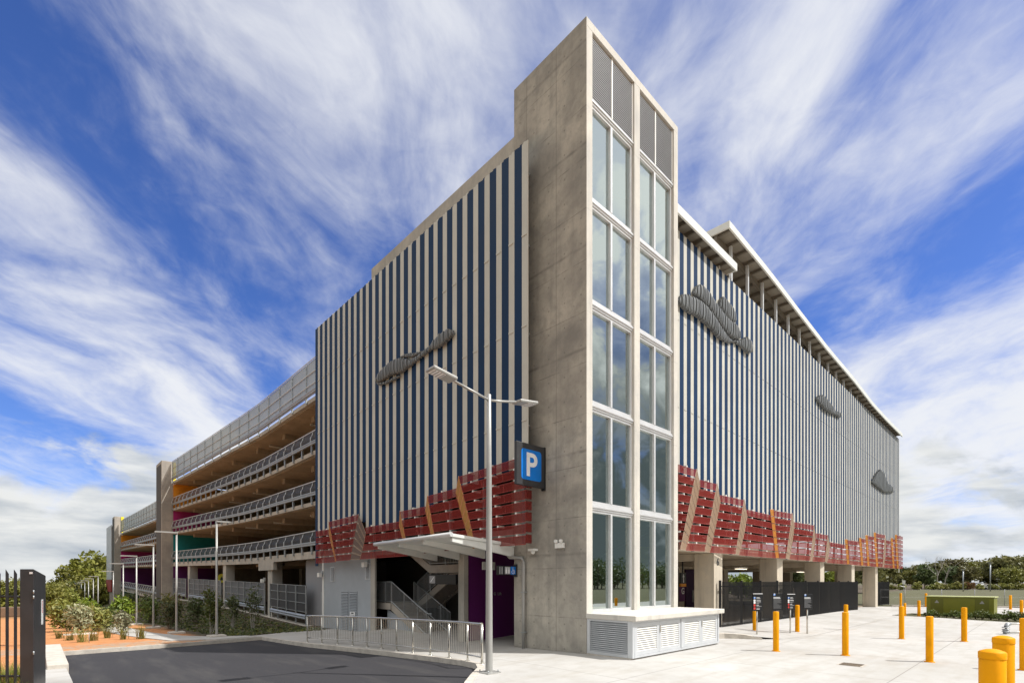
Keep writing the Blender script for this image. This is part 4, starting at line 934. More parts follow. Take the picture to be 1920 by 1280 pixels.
for n, yy_ in ((1, (24, 31, 38)), (2, (22, 29, 36, 43)), (3, (24, 32, 40))):
    for y in yy_:
        z = interp(LV[n+1], y)-.40
        lb = 'white tube light under the %s deck soffit, %s along the bay' % (('second', 'third', 'top')[n-1], ('near the striped screen', 'a little way', 'about halfway', 'well')[yy_.index(y)])
        e = thing('tube_light', lb, 'light', (2.2, y, z), 'tube lights under the decks'); m = MB()
        m.box((1.5, y-.05, z), (2.9, y+.05, z+.10), 'white_paint'); m.build('housing', e)

# ------------------------------------------------------------------ kerb guard railing
RP = [(-3.88, 10.72), (-3.72, 10.0), (-3.55, 9.3), (-3.38, 8.6), (-3.27, 7.8), (-3.18, 6.7), (-3.14, 5.7), (-3.11, 4.68), (-3.08, 3.6), (-3.06, 2.5), (-3.10, 1.7), (-3.25, .83)]
def along(P, step):
    out = []; acc = 0; nxt = 0
    for a, b in zip(P, P[1:]):
        a, b = Vector(a), Vector(b); L = (b-a).length
        while nxt <= acc+L+1e-6: out.append(tuple(a.lerp(b, (nxt-acc)/L))); nxt += step
        acc += L
    return out
e = thing('guard_railing', 'curved stainless guard railing with upright bars along the asphalt kerb', 'railing', (-3.1, 5, -.1))
gz = lambda p: T0(p[1])
m = MB(); pts = along(RP, .3)+[RP[-1]]
m.tube([(p[0], p[1], gz(p)+1.03) for p in pts], .034, 'stainless', 8); m.tube([(p[0], p[1], gz(p)+.17) for p in pts], .022, 'stainless', 6); m.build('rail', e)
posts = [RP[0]]+along(RP, .92)[1:]+[RP[-1]]
for i, p in enumerate(posts):
    m = MB(); last = i == len(posts)-1; r = .034 if last else .024
    m.tube([(p[0], p[1], gz(p)-.02), (p[0], p[1], gz(p)+1.02)], r, 'stainless', 8); m.lathe((p[0], p[1], gz(p)), [(.07, .0), (.07, .012), (.03, .02)], 'stainless', 10); m.build('post', e)
m = MB()
for p in along(RP, .105): m.tube([(p[0], p[1], gz(p)+.17), (p[0], p[1], gz(p)+1.01)], .0075, 'stainless', 5, False)
m.build('baluster', e)

# ------------------------------------------------------------------ bollards
def bollard_proto(r, h, cap):
    e = thing('bollard', '', 'bollard', (0, 0, 0), 'yellow steel bollards on the paving'); m = MB()
    m.lathe((0, 0, 0), [(r, 0), (r, h-.02), (r-.012, h-.004), (r-.03, h)], 'bollard_yellow', 32); m.build('tube', e)
    m = MB(); m.lathe((0, 0, .001), [(r*1.42, 0), (r*1.42, .014), (r*1.0, .016)], 'bollard_yellow', 24); m.build('base_plate', e)
    if cap:
        m = MB(); m.lathe((0, 0, h-.10), [(r+.006, 0), (r+.006, .085), (r-.01, .10), (r*.5, .125), (.01, .135)], 'bollard_yellow', 40); m.build('cap', e)
    return e
b0 = bollard_proto(.082, 1.2, False); first = True
BL = [(5.427, -7.057, 1.0, 'yellow bollard on the paving between the drain grate and the pipe hoop'), (12.157, -7.153, 1.0, 'yellow bollard on the paving in front of the right half of the green kiosk'), (31.2, -5.1, .62, 'short yellow bollard close to the middle of the green kiosk'),
      (27.37, -3.1, .66, 'short yellow bollard standing left of the green kiosk at the bed end'), (27.6, -3.75, .80, 'yellow bollard touching the left edge of the green kiosk'), (42.66, -2.118, .95, 'yellow bollard behind the left end of the green kiosk by the far kerb'),
      (42.41, -7.17, .9, 'yellow bollard right of the green kiosk by the far wire fence'), (33.5, -8.0, .8, 'yellow bollard at the frame edge behind the dark planting'), (5.464, -8.80, 1.03, 'tall yellow bollard cut by the right edge of the frame behind the two thick ones'),
      (11.58, -5.478, 1.0, 'yellow bollard lined up before a smaller one right of the red screen'), (40.21, -.816, .98, 'far yellow bollard directly behind the one right of the red screen'),
      (4.69, -3.532, 1.0, 'yellow bollard nearest the low kerb, partly over a black notice board'), (9.7, -.98, .90, 'yellow bollard left of the first black notice board by the fence'), (11.115, -2.119, .96, 'yellow bollard between the third and fourth black notice boards'),
      (5.182, -5.219, 1.03, 'yellow bollard in the open paving with a second one hidden behind it'), (14.178, -3.103, .92, 'yellow bollard almost hidden behind the one in the open paving')]
for i, (x, y, s_, lb) in enumerate(BL):
    if i == 0: b0.location = (x, y, 0.002); b0['label'] = lb; b0.scale = (s_, s_, s_)
    else: dup(b0, (x, y, .002), lb, None, (1, 1, s_) if s_ > .7 else (.8, .8, s_))
b1 = bollard_proto(.143, 1.14, True); b1.location = (-4.28, -8.62, .002); b1['label'] = 'thick capped yellow bollard nearest the camera at the lower right'
b1['group'] = 'thick capped yellow bollards'
def cam_at(w, a): return (-11.653+w*(.6858+a*.7277), -9.216+w*(.7277-a*.6858))
b1.location = cam_at(7.0, .948)+(.002,)
dup(b1, cam_at(8.75, .970)+(.002,), 'thick capped yellow bollard just behind the nearest thick one')

# ------------------------------------------------------------------ black palisade fence on the street side
def pal_fence(x0, x1, y0, y1, pitch, label, name='palisade_fence', h=2.10, post=2.2):
    e = thing(name, label, 'fence', ((x0+x1)/2, (y0+y1)/2, 0)); L = math.hypot(x1-x0, y1-y0); dx, dy = (x1-x0)/L, (y1-y0)/L
    n = max(1, round(L/post))
    for i in range(n+1):
        t = L*i/n; m = MB(); m.box((x0+dx*t-.04, y0+dy*t+.02, -.02), (x0+dx*t+.04, y0+dy*t+.10, h+.06), 'black_steel'); m.build('post', e)
    for i in range(n):
        m = MB(); a, b = L*i/n, L*(i+1)/n
        for z in (.22, h-.22): m.hexa([(x0+dx*a, y0+dy*a, z), (x0+dx*b, y0+dy*b, z), (x0+dx*b, y0+dy*b+.04, z), (x0+dx*a, y0+dy*a+.04, z), (x0+dx*a, y0+dy*a, z+.045), (x0+dx*b, y0+dy*b, z+.045), (x0+dx*b, y0+dy*b+.04, z+.045), (x0+dx*a, y0+dy*a+.04, z+.045)], 'black_steel')
        t = a+pitch*.5
        while t < b-.03:
            x, y = x0+dx*t, y0+dy*t; m.box((x-.0125, y-.03, .07), (x+.0125, y-.001, h), 'black_steel'); t += pitch
        m.build('panel', e)
    return e
pal_fence(9.42, 30.85, .27, .12, .118, 'long black upright-bar fence between the street columns')
pal_fence(34.95, 37.2, 2.2, 2.2, .21, 'short open black gate with wide-set bars before the last street column', 'bar_gate', 2.12, 3)
pal_fence(41.2, 45.5, 1.05, .9, .10, 'short dense black fence panel beyond the last street column')
# raised kerb stub by the notice boards
m = MB()
KP = [(5.3, -.35), (6.3, -.55), (6.95, -.95), (7.35, -1.5), (7.6, -2.05)]
kq = offs(KP, .3)
for i in range(len(KP)-1):
    h0, h1 = (.19 if i < 3 else .16), (.19 if i < 2 else (.16 if i == 2 else .05)); q = [KP[i], KP[i+1], kq[i+1], kq[i]]
    m.hexa([(p[0], p[1], -.1) for p in q]+[(q[0][0], q[0][1], h0), (q[1][0], q[1][1], h1), (q[2][0], q[2][1], h1), (q[3][0], q[3][1], h0)], 'kerb_concrete')
struct(m.build('kerb'))
m = MB(); AP = [(5.3, -.05, .185), (6.3, -.25, .185), (6.85, -.65, .185), (7.15, -1.2, .18), (7.55, -1.85, .10), (8.3, -2.5, .006), (10.5, -2.9, .004), (16, -2.9, .004), (26, -2.7, .004), (40, -1.6, .004)]
for (a, b) in zip(AP, AP[1:]):
    f_ = lambda p: (p[0], -.15 if p[0] > 7 else min(.3, p[1]+.6), .185 if p[0] < 30 else .02)
    m.face([a, b, f_(b), f_(a)], 'plaza_concrete'); r_ = lambda p: (p[0], 1.3, f_(p)[2])
    m.face([f_(a), f_(b), r_(b), r_(a)], 'plaza_concrete')
struct(m.build('fence_apron'))
def AZ(x, y): return .185*sstep(-2.8, -.2, y) if x > 7 else .185
# notice boards
def notice(x, y, z0, z1, w, label, kind, yaw):
    z0 += AZ(x, y)*.6; z1 += AZ(x, y)*.6; e = thing('notice_board', label, 'sign', (x, y, 0), 'black notice boards on steel posts', 0)
    ux, uy = math.cos(yaw), math.sin(yaw); M = frameM((x, y-.0, 0), (ux, uy, 0), (0, 0, 1))
    m = MB(); m.tube([(x, y, 0), (x, y, z0+.2)], .03, 'stainless', 10); m.lathe((x, y, 0), [(.06, 0), (.06, .012), (.03, .02)], 'stainless', 10); m.build('post', e)
    m = MB(); m.box((-w/2, z0, .03), (w/2, z1, .055), 'sign_black', M); m.build('board', e, .006)
    m = MB(); f = .0575; h = z1-z0
    def bar(a0, a1, b0, b1, mt): m.face([M @ Vector(p) for p in ((a0*w-w/2, z0+b0*h, f), (a1*w-w/2, z0+b0*h, f), (a1*w-w/2, z0+b1*h, f), (a0*w-w/2, z0+b1*h, f))], mt)
    if kind == 0:
        bar(.0, 1, .965, 1.0, 'sign_white'); bar(.06, .28, .70, .80, 'sign_blue')
        rng = random.Random(3)
        for i, yy in enumerate((.74, .69, .61, .56, .47, .42, .32, .25, .15, .09)): bar(.36, .62+rng.random()*.32, yy, yy+.028, 'sign_grey' if i % 3 else 'sign_white')
        for yy, mt in ((.53, 'sign_white'), (.41, 'sign_white'), (.26, 'sign_red'), (.08, 'sign_red')):
            rrect(m, M @ Matrix.Translation((0, 0, f)), .06*w-w/2, .28*w-w/2, z0+yy*h, z0+yy*h+.22*w, .10*w, mt)
    else:
        bar(.05, .27, .87, .985, 'sign_blue')
        rng = random.Random(5)
        for i in range(11): bar(.06, .45+rng.random()*.45, .76-.062*i, .76-.062*i+(.03 if i < 2 else .014), 'sign_white' if i < 2 else 'sign_grey')
    m.build('lettering', e)
    cx_ = (.17 if kind == 0 else .16)*w-w/2; cz = z0+(.75 if kind == 0 else .927)*h
    text('letter', 'P', .115 if kind else .085, M @ Matrix.Translation((cx_, cz, f+.003)), 'sign_white', e, .001)
notice(8.55, -1.5, .93, 1.6, .40, 'narrow black notice board with a row of round symbols, nearest the fence end', 0, -.62)
notice(9.9, -1.75, .92, 1.60, .42, 'wide black notice board with fine print half behind a yellow bollard', 1, -.62)
notice(10.35, -2.1, .98, 1.60, .34, 'narrow black notice board with round symbols left of a yellow bollard', 0, -.62)
notice(10.876, -2.556, .99, 1.61, .38, 'black notice board with fine print, rightmost of the four', 1, -.62)
# drain grate
e = thing('drain_grate', 'small rusty drain grate set in the paving', 'drain cover', (3.4, -5.8, 0)); m = MB(); m.box((3.15, -6.05, .001), (3.7, -5.5, .004), 'stone'); m.build('frame', e)
m = MB()
for i in range(8): m.box((3.19+.06*i, -6.0, .005), (3.225+.06*i, -5.55, .012), 'bark')
m.build('bar', e)
# pipe hoop
e = thing('pipe_hoop', 'low stainless pipe hoop with a ribbed grey elbow at the right edge of the paving', 'rail', (16.8, -8.0, 0)); m = MB()
m.tube([(16.9, -8.1, .40), (18.9, -9.0, .40)], .035, 'stainless', 8); m.tube([(16.9, -8.1, .06), (18.9, -9.0, .06)], .03, 'stainless', 8); m.build('pipe', e)
m = MB()
m.tube([(16.95, -8.12, .40), (16.8, -8.05, .39), (16.72, -8.02, .30), (16.70, -8.0, .16), (16.74, -8.02, .05)], [.06, .075, .075, .09, .10], 'galvanised', 10)
for z in (.10, .18, .26): m.lathe((16.71, -8.01, z), [(.12, 0), (.12, .03)], 'galvanised', 12)
m.build('elbow', e)
# street lamp with twin heads
e = thing('street_lamp', 'tall grey street lamp with two flat heads in front of the striped screen', 'street lamp', (-3.99, -.31, 0)); LX, LY = -3.99, -.31
m = MB(); m.lathe((LX, LY, 0), [(.085, 0), (.078, 1.6), (.06, 4.5), (.048, 6.42), (.03, 6.44)], 'lamp_grey', 20); m.build('pole', e)
m = MB(); m.box((LX-.2, LY-.2, 0), (LX+.2, LY+.2, .025), 'lamp_grey'); m.build('base_plate', e, .004)
m = MB()
for sx in (-.15, .15):
    for sy in (-.15, .15): m.tube([(LX+sx, LY+sy, .025), (LX+sx, LY+sy, .07)], .016, 'galvanised', 6)
m.build('bolt', e)
for s_, L in ((-1, 1.0), (1, .85)):
    m = MB(); m.tube([(LX, LY, 6.3), (LX+s_*.35, LY, 6.36), (LX+s_*L, LY, 6.47)], .028, 'lamp_grey', 8); m.build('arm', e)
    m = MB(); c = Vector((LX+s_*(L+.33), LY, 6.52)); u = Vector((s_, 0, .14)).normalized(); v = Vector((0, 1, 0)) if s_ > 0 else Vector((0, -1, 0)); M = frameM(c, u, v)
    m.box((-.31, -.165, -.03), (.31, .165, .035), 'lamp_grey', M); h_ = m.build('lamp_head', e, .02)
    m = MB(); m.box((-.02, -.125, -.038), (.27, .125, -.031), 'sign_white', M); m.build('diffuser', h_)
    m = MB()
    for i in range(4): m.box((.0+.07*i, -.125, -.045), (.02+.07*i, .125, -.0385), 'sign_grey', M)
    m.build('louvre', h_)
# row of path lamps
def path_lamp(x, y, zt, label, flip=1):
    zg = T(x, y) if y < 40 else T0(y); e = thing('path_lamp', label, 'street lamp', (x, y, zg), 'single-arm lamps along the footpath')
    m = MB(); m.lathe((x, y, zg), [(.058, 0), (.05, 1.5), (.042, zt-zg)], 'lamp_grey', 10); m.build('pole', e)
    m = MB(); m.box((x-.9*flip if flip > 0 else x-.02, y-.09, zt-.02), (x+.04 if flip > 0 else x+.6, y+.09, zt+.05), 'lamp_grey'); m.build('lamp_head', e)
    m = MB(); m.box((x-.34, y-.34, zg-.25), (x+.34, y+.34, zg+.10), 'kerb_concrete'); m.build('footing', e, .02)
words_ = ['with its arm turned to the decks, before the ground-floor mesh screens', 'in front of the first concrete shaft beside the curved decks', 'just left of the first shaft, over the bed of shrubs', 'between the two concrete shafts, before the teal wall', 'beside the farthest shaft with its arm over the path', 'at the left edge of the farthest shaft', 'first clear of the building against the big tree', 'second clear of the building against the big tree', 'third clear of the building against the big tree', 'fourth clear of the building against the big tree', 'fifth clear of the building against the green hedge', 'sixth clear of the building against the green hedge', 'last and lowest-looking in the receding row']
for i, (x, y, z) in enumerate([(-5.66, 16.6, 4.81), (-6.45, 20.92, 4.55), (-6.53, 27.18, 4.25), (-6.48, 34.41, 3.87), (-6.3, 43.45, 3.58), (-5.99, 54.15, 3.12), (-5.99, 70.63, 2.75), (-5.82, 80.1, 2.51), (-5.83, 88.35, 2.26), (-5.73, 97.87, 2.01), (-5.67, 107.43, 1.77), (-5.6, 116.99, 1.63), (-5.55, 126.56, 1.42)]):
    path_lamp(x, y, z, 'slim path lamp '+words_[i], -1 if i == 0 else 1)
# green kiosk
e = thing('transformer_kiosk', 'long low olive green electrical kiosk with two doors across the paving', 'electrical box', (29.5, -5.4, 0), None, 0)
M = Matrix.Translation((29.1, -5.45, 0)) @ Matrix.Rotation(math.atan2(-3.01, -.12), 4, 'Z')
m = MB(); m.box((-1.55, 0, 0), (1.55, 1.5, 1.16), 'transformer_green', M); m.build('body', e, .02)
m = MB(); m.box((-1.6, -.05, 1.161), (1.6, 1.55, 1.22), 'transformer_lid', M); m.build('lid', e, .015)
for a in (-1.35, .72):
    m = MB(); m.box((a, -.018, .15), (a+.62, -.003, 1.08), 'transformer_door', M); dd = m.build('door', e, .006); m = MB(); m.face([M @ Vector(p) for p in ((a+.2, -.022, .80), (a+.42, -.022, .80), (a+.31, -.022, .98))], 'sign_grey'); m.build('warning_plate', dd)
struct(sheet('planting_bed', [(27.6, -2.4), (26.9, -4.7), (25.8, -6.4), (25.3, -8.0), (25.6, -11), (28.6, -11), (30.0, -7.0), (31.0, -2.9)], .012, 'soil', .05))
# wire fence across the field
e = thing('wire_fence', 'thin wire fence on slim posts across the dry field behind the green kiosk', 'fence', (46, -5, 0)); FP = [(42.6, 1.0), (44.0, -.5), (46.4, -2.7), (48.5, -4.7), (50.5, -6.5), (52, -8), (56, -12)]
for p in FP: m = MB(); m.tube([(p[0], p[1], -.1), (p[0], p[1], 1.45)], .022, 'sign_grey', 6); m.build('post', e)
m = MB()
for z in (.1, .75, 1.4): m.tube([(p[0], p[1], z) for p in FP], .0035, 'sign_grey', 4, False)
m.build('wire', e)
m = MB(); m.tube([(FP[1][0], FP[1][1], 1.45), (FP[1][0], FP[1][1], 1.65), (FP[1][0]-.5, FP[1][1]+.3, 1.75)], .03, 'white_paint', 6); m.build('bent_arm', e)

# ------------------------------------------------------------------ left gate post, pickets, low trestle, stones
e = thing('gate_box', 'scuffed dark grey steel gate post box at the left edge', 'gate post', (-11.7, 5.4, -.15)); A, B, Cq, D = (-11.87, 5.14), (-11.665, 4.96), (-11.47, 6.17), (-11.68, 6.36)
m = MB(); zb = -.3; zt = (2.36, 2.36, 2.24, 2.24); q = (A, B, Cq, D)
m.hexa([(p[0], p[1], zb) for p in q]+[(p[0], p[1], z) for p, z in zip(q, zt)], 'dark_grey'); m.build('body', e, .012)
m = MB(); c = Vector((B[0], B[1], 0)).lerp(Vector((Cq[0], Cq[1], 0)), .66); t_ = (Vector((Cq[0]-B[0], Cq[1]-B[1], 0))).normalized(); n_ = Vector((t_.y, -t_.x, 0)); M = frameM(c+n_*.004+Vector((0, 0, 1.45)), t_, (0, 0, 1))
m.box((-.09, -.27, 0), (.09, .27, .004), 'sign_white', M); m.build('sticker', e); m = MB()
for i in range(9): m.box((-.05, -.02+.03*i, .0045), (.05, -.008+.03*i, .0055), 'sign_red', M)
m.build('sticker_print', e)
m = MB(); t2 = Vector((B[0]-A[0], B[1]-A[1], 0)).normalized(); n2 = Vector((t2.y, -t2.x, 0)); M = frameM(Vector((B[0], B[1], 2.28))-t2*.05+n2*.003, t2, (0, 0, 1)); m.box((-.03, -.02, 0), (.03, .02, .004), 'sign_white', M); m.build('label_plate', e)
m = MB()
for z in (1.86, 1.75, .62): m.tube([(B[0], B[1]-.01, z), (B[0], B[1]-.01, z+.07)], .014, 'galvanised', 6)
m.build('hinge', e)
e = thing('picket_fence', 'black steel picket fence with pointed tops beside the gate post box', 'fence', (-12.1, 5.3, -.15))
for i in range(7):
    t = .17*(i+.55); x, y = -11.87-.72*t, 5.14+.68*t; m = MB()
    M = frameM((x, y, 0), (.73, -.68, 0), (0, 0, 1)); h = 2.28
    for s_ in (-1, 1): m.hexa([M @ Vector(p) for p in ((0, -.25, .03), (s_*.032, -.25, .0), (s_*.032, -.25, -.006), (0, -.25, .024), (0, h+.07, .03), (s_*.032, h-.02, 0), (s_*.032, h-.02, -.006), (0, h+.07, .024))], 'black_steel')
    m.build('picket', e)
m = MB()
for z in (.18, 1.80): m.tube([(-11.86, 5.17, z), (-12.75, 6.0, z)], .025, 'black_steel', 6)
m.build('rail', e)
e = thing('trestle', 'dark rusty low trestle on the red soil seen between the pickets', 'trestle', (-12.4, 19, -.4)); m = MB()
m.box((-13.1, 18.7, .72), (-11.9, 19.3, 1.1), 'timber'); m.build('top', e, .03)
for x in (-13.0, -12.05):
    for y in (18.75, 19.2): m = MB(); m.box((x, y, -.5), (x+.06, y+.06, .72), 'dark_grey'); m.build('leg', e)
rng = random.Random(11)
def stone(x, y, r, label):
    bm = bmesh.new(); bmesh.ops.create_icosphere(bm, subdivisions=2, radius=r)
    for v in bm.verts: v.co *= 1+.28*noise.noise(v.co*3/r*.4+Vector((x, y, 0))); v.co.z *= .6
    me = bpy.data.meshes.new('stone'); bm.to_mesh(me); bm.free(); me.materials.append(MATS['stone']); o = bpy.data.objects.new('stone', me); C.objects.link(o); o.location = (x, y, T0(y)+r*.25); tag(o, label, 'stone', 'pale stones beside the kerb')
for i in range(9): stone(-11.62-.25*rng.random(), 8.2+i*.45+rng.random()*.25, .10+.09*rng.random(), 'rough pale stone in the line between the gate post box and the kerb block')
m = MB(); m.box((-11.42, 8.9, -.5), (-10.98, 14.9, -.10), 'kerb_concrete'); struct(m.build('kerb', None, .02))

# ------------------------------------------------------------------ vegetation
def leafquad(m, c, s_, mt, rg, up=.0, ar=.55):
    n = Vector((rg.gauss(0, 1), rg.gauss(0, 1), rg.gauss(0, 1)+up)).normalized(); u = n.orthogonal().normalized(); a = rg.random()*6.28; u = (Matrix.Rotation(a, 3, n) @ u); v = n.cross(u)
    s2 = s_*ar; c = Vector(c); m.face([c-u*s_, c-v*s2+u*s_*.1, c+u*s_, c+v*s2+u*s_*.1], mt)
def tree_proto(name, H, rx, rz, ncl, per, ls, lm, seed, bark='bark', trunk=.35, lean=.0, spread=.62):
    rg = random.Random(seed); e = thing(name, '', 'tree', (0, 0, 0)); zc = H-rz; t = MB(); f = MB()
    tr = .018*H+.05; top = Vector((lean*H, 0, H*.72))
    t.tube([(0, 0, -.3), (lean*H*.2, .02*H, H*.2), (lean*H*.6, -.01*H, H*.45), top], [tr*1.25, tr, tr*.75, tr*.3], bark, 7)
    cl = []
    for i in range(ncl):
        a = i*2.399+rg.random()*.7; q = math.sqrt((i+.5)/ncl); hh = rg.random()*2-1
        r = q*rx*(1-.45*abs(hh)); p = Vector((lean*H*.6+r*math.cos(a), r*math.sin(a), zc+hh*rz*.78)); cl.append(p)
        b = Vector((lean*H*.45, 0, H*(trunk+.25*rg.random()))); mid_ = b.lerp(p, .55)+Vector((0, 0, .05*H))
        t.tube([b, mid_, p], [tr*.5, tr*.3, tr*.1], bark, 5, False)
    for p in cl:
        R = rx*spread*(.45+.6*rg.random()); k = int(per*(.6+.8*rg.random()))
        for _ in range(k):
            d_ = Vector((rg.gauss(0, 1), rg.gauss(0, 1), rg.gauss(0, .75))); d_.normalize(); d_ *= R*(rg.random()**.45)
            d_.z *= .62*rz/max(.1, rx)+.25
            leafquad(f, p+d_, ls*(.6+.8*rg.random()), lm, rg, .4)
    t.build('trunk', e); f.build('crown', e); return e
def place(proto, x, y, z, label, group, rz, sc, first):
    if first: proto.location = (x, y, z); proto['label'] = label; proto['group'] = group; proto.rotation_euler = (0, 0, rz); proto.scale = (sc, sc, sc); return proto
    r = dup(proto, (x, y, z), label, rz, sc); r['group'] = group; return r
# far tree line on the right
PT = [tree_proto('gum_tree', 8.5, 3.6, 3.0, 26, 95, .42, 'leaf_gum', 3), tree_proto('gum_tree', 8.5, 4.4, 2.6, 28, 95, .42, 'leaf_gum', 5, 'bark', .3, .03), tree_proto('gum_tree', 8.5, 2.9, 3.3, 22, 95, .40, 'leaf_dark', 8, 'bark', .3), tree_proto('gum_tree', 8.5, 4.0, 3.2, 24, 100, .42, 'leaf_olive', 12)]
PT += [tree_proto('gum_tree', 8.5, 3.4, 3.4, 30, 120, .36, 'leaf_lime', 61, 'bark', .3), tree_proto('bushy_tree', 8.5, 4.2, 3.9, 26, 120, .38, 'leaf_lime', 63, 'bark', .15)]
used = [False]*6
def far(x, y, z, h, k, label, group, rz):
    place(PT[k], x, y, z, label, group, rz, h/8.5, not used[k]); used[k] = True
RT = [(172.6, 23.3, 6.6, 0, 'dark gum right behind the foot of the red screen at the building end'), (181.5, 21.7, 6.8, 2, 'low rounded gum just right of the building end'), (177.6, 18.5, 5.8, 3, 'lowest olive gum in the gap left of the dead tree'), (167.4, 14.4, 7.2, 2, 'narrow dark gum standing left of the bare dead tree'), (182.2, 14.2, 7.7, 0, 'dark gum directly behind the bare dead tree'), (186, 10.6, 8.7, 1, 'wide gum with the broad crown right of the dead tree'), (195, 8.9, 8.8, 3, 'olive crowned gum behind the left far lamp post'), (212.5, 6.3, 9.0, 0, 'gum standing back above the white house roof'), (194.9, 2.3, 6.2, 3, 'lower olive gum behind the right far lamp post'), (183.2, -.5, 9.0, 1, 'tall dark gum above the white car'), (188.9, -3.1, 9.3, 0, 'tallest gum near the right edge of the frame'), (188.9, -5.9, 8.9, 2, 'tall dark gum cut by the right edge of the frame'), (198.9, -8.4, 8.5, 1, 'gum beyond the right edge, its crown side just showing'), (178.9, 9.9, 6.8, 2, 'lower dark gum under the broad crown right of the dead tree'), (169.9, 25.8, 6.2, 1, 'gum seen between the last two street columns, right one'), (173, 29.7, 6.5, 0, 'gum seen between the last two street columns, left one'), (176, 6.6, 6.5, 0, 'mid-height dark gum beside the rust coloured shrub'), (174, -2.2, 6.0, 3, 'olive gum low beside the tall dark gum above the car'), (181, 17, 7.2, 1, 'gum filling the tree line left of the dead tree'), (200, 12, 8.2, 2, 'dark gum peeping between the broad crowns')]
for i, (x, y, h, k, lb) in enumerate(RT): far(x, y, -.2, h, k, lb, 'gum trees across the dry field', i*1.7)
# trees left, beyond the falling ground
LT = [(-2.1, 142, 11.6, 4, 'big spreading gum rising highest left of the farthest shaft'), (0.6, 150, 10.6, 5, 'pale olive gum leaning against the farthest shaft, beside the highest one'), (-5.6, 138, 8.4, 4, 'gum forming the left shoulder of the highest crown'), (-9.4, 100, 4.9, 5, 'bushy olive tree right behind the gate post box'), (-8.2, 106, 5.2, 5, 'rounded olive tree left of the receding lamps'), (-10.2, 88, 4.2, 5, 'low bushy tree at the end of the red soil'), (-6.5, 112, 5.4, 2, 'dark green tree behind the last receding lamps'), (-8.2, 94, 3.7, 4, 'low dark bush tree in front of the receding hedge'), (-14, 92, 5.2, 5, 'bushy tree seen between the two pickets'), (-13.9, 130, 5.8, 5, 'tall dark tree over the picket fence'), (-16, 118, 5.0, 2, 'tree at the extreme left edge behind the pickets'), (0.4, 133, 7.2, 4, 'gum crown tucked behind the farthest shaft foot'), (-4, 125, 6.0, 5, 'olive tree behind the middle of the receding lamps'), (-3, 112, 4.8, 5, 'dark tree below the highest crown behind the lamps'), (-10.5, 120, 5.6, 4, 'gum between the gate box and the highest crown')]
for i, (x, y, h, k, lb) in enumerate(LT): far(x, y, T0(y)-.2, h, k, lb, 'trees beyond the red soil', i*2.1+.5)
# bright trees seen through the ground floor
BP = tree_proto('bright_tree', 4.2, 1.9, 1.7, 18, 110, .26, 'leaf_bright', 21, 'bark', .25)
for i, (x, y, h, lb) in enumerate([(49.6, 18.6, 3.2, 'bright green tree seen through the ground floor by the second column'), (53, 17.7, 3.3, 'bright green tree between the second and third street columns, left'), (52.2, 15.8, 3.2, 'bright green tree between the second and third street columns, middle'), (57.6, 16.2, 3.4, 'bright green tree just left of the third street column'), (67.7, 12.2, 4.0, 'bright yellow-green tree left of the fourth street column'), (71, 11.7, 3.9, 'bright yellow-green tree before the fourth street column')]):
    place(BP, x, y, -.2, lb, 'bright trees behind the ground floor', i*1.3, h/4.2, i == 0)
for i, (x, y, h, k, lb) in enumerate([(80.5, 20.7, 6, 2, 'dark tree glimpsed right of the third street column'), (88, 20.5, 6.4, 0, 'gum glimpsed left of the bright yellow-green pair'), (105, 18, 7, 2, 'dark gum glimpsed right of the bright yellow-green pair'), (96, 13, 6.2, 0, 'gum seen through the open bar gate'), (103, 12.9, 6.5, 1, 'wide gum seen behind the last street column')]): far(x, y, -.2, h, k, lb, 'trees glimpsed through the ground floor', i)
# low shrubs under the far trees
SP = [tree_proto('shrub', 2.0, 1.0, .9, 12, 60, .22, 'leaf_yellow', 31, 'bark', .1), tree_proto('shrub', 2.0, 1.1, .9, 12, 60, .22, 'leaf_olive', 33, 'bark', .1), tree_proto('shrub', 2.0, 1.3, .9, 14, 60, .22, 'leaf_rust', 35, 'bark', .1)]
su = [False]*3
SHR = [(148.4, 18.6, 1, 'olive shrub nearest the end of the building'), (150.2, 16.9, 0, 'yellowish shrub right of the building end'), (153, 14.2, 0, 'yellowish round shrub right of the white field marker'), (155.8, 11.6, 1, 'olive shrub left of the dead tree trunk'), (156.7, 10.2, 0, 'yellowish shrub at the foot of the dead tree'), (158, 9.2, 0, 'yellowish shrub just right of the dead tree'), (159, 8.2, 1, 'olive shrub between the dead tree and the left far lamp'), (160, 7.3, 0, 'yellowish shrub left of the left far lamp post'), (161, 6.2, 0, 'yellowish shrub touching the left far lamp post'), (162.3, 5.2, 2, 'rust coloured shrub behind the left far lamp post'), (165, 3, 0, 'yellowish shrub below the white house roof'), (168, .6, 1, 'olive shrub between the house roof and the white car'), (169, -1.2, 1, 'olive shrub right of the white car'), (170, -2.2, 0, 'yellowish shrub second right of the white car'), (171, -3.2, 1, 'olive shrub third right of the white car'), (172, -4.2, 0, 'yellowish shrub at the right frame edge')]
for i, (x, y, k, lb) in enumerate(SHR): place(SP[k], x, y, -.15, lb, 'shrubs along the far edge of the field', i, .85+.35*((i*7) % 5)/5, not su[k]); su[k] = True
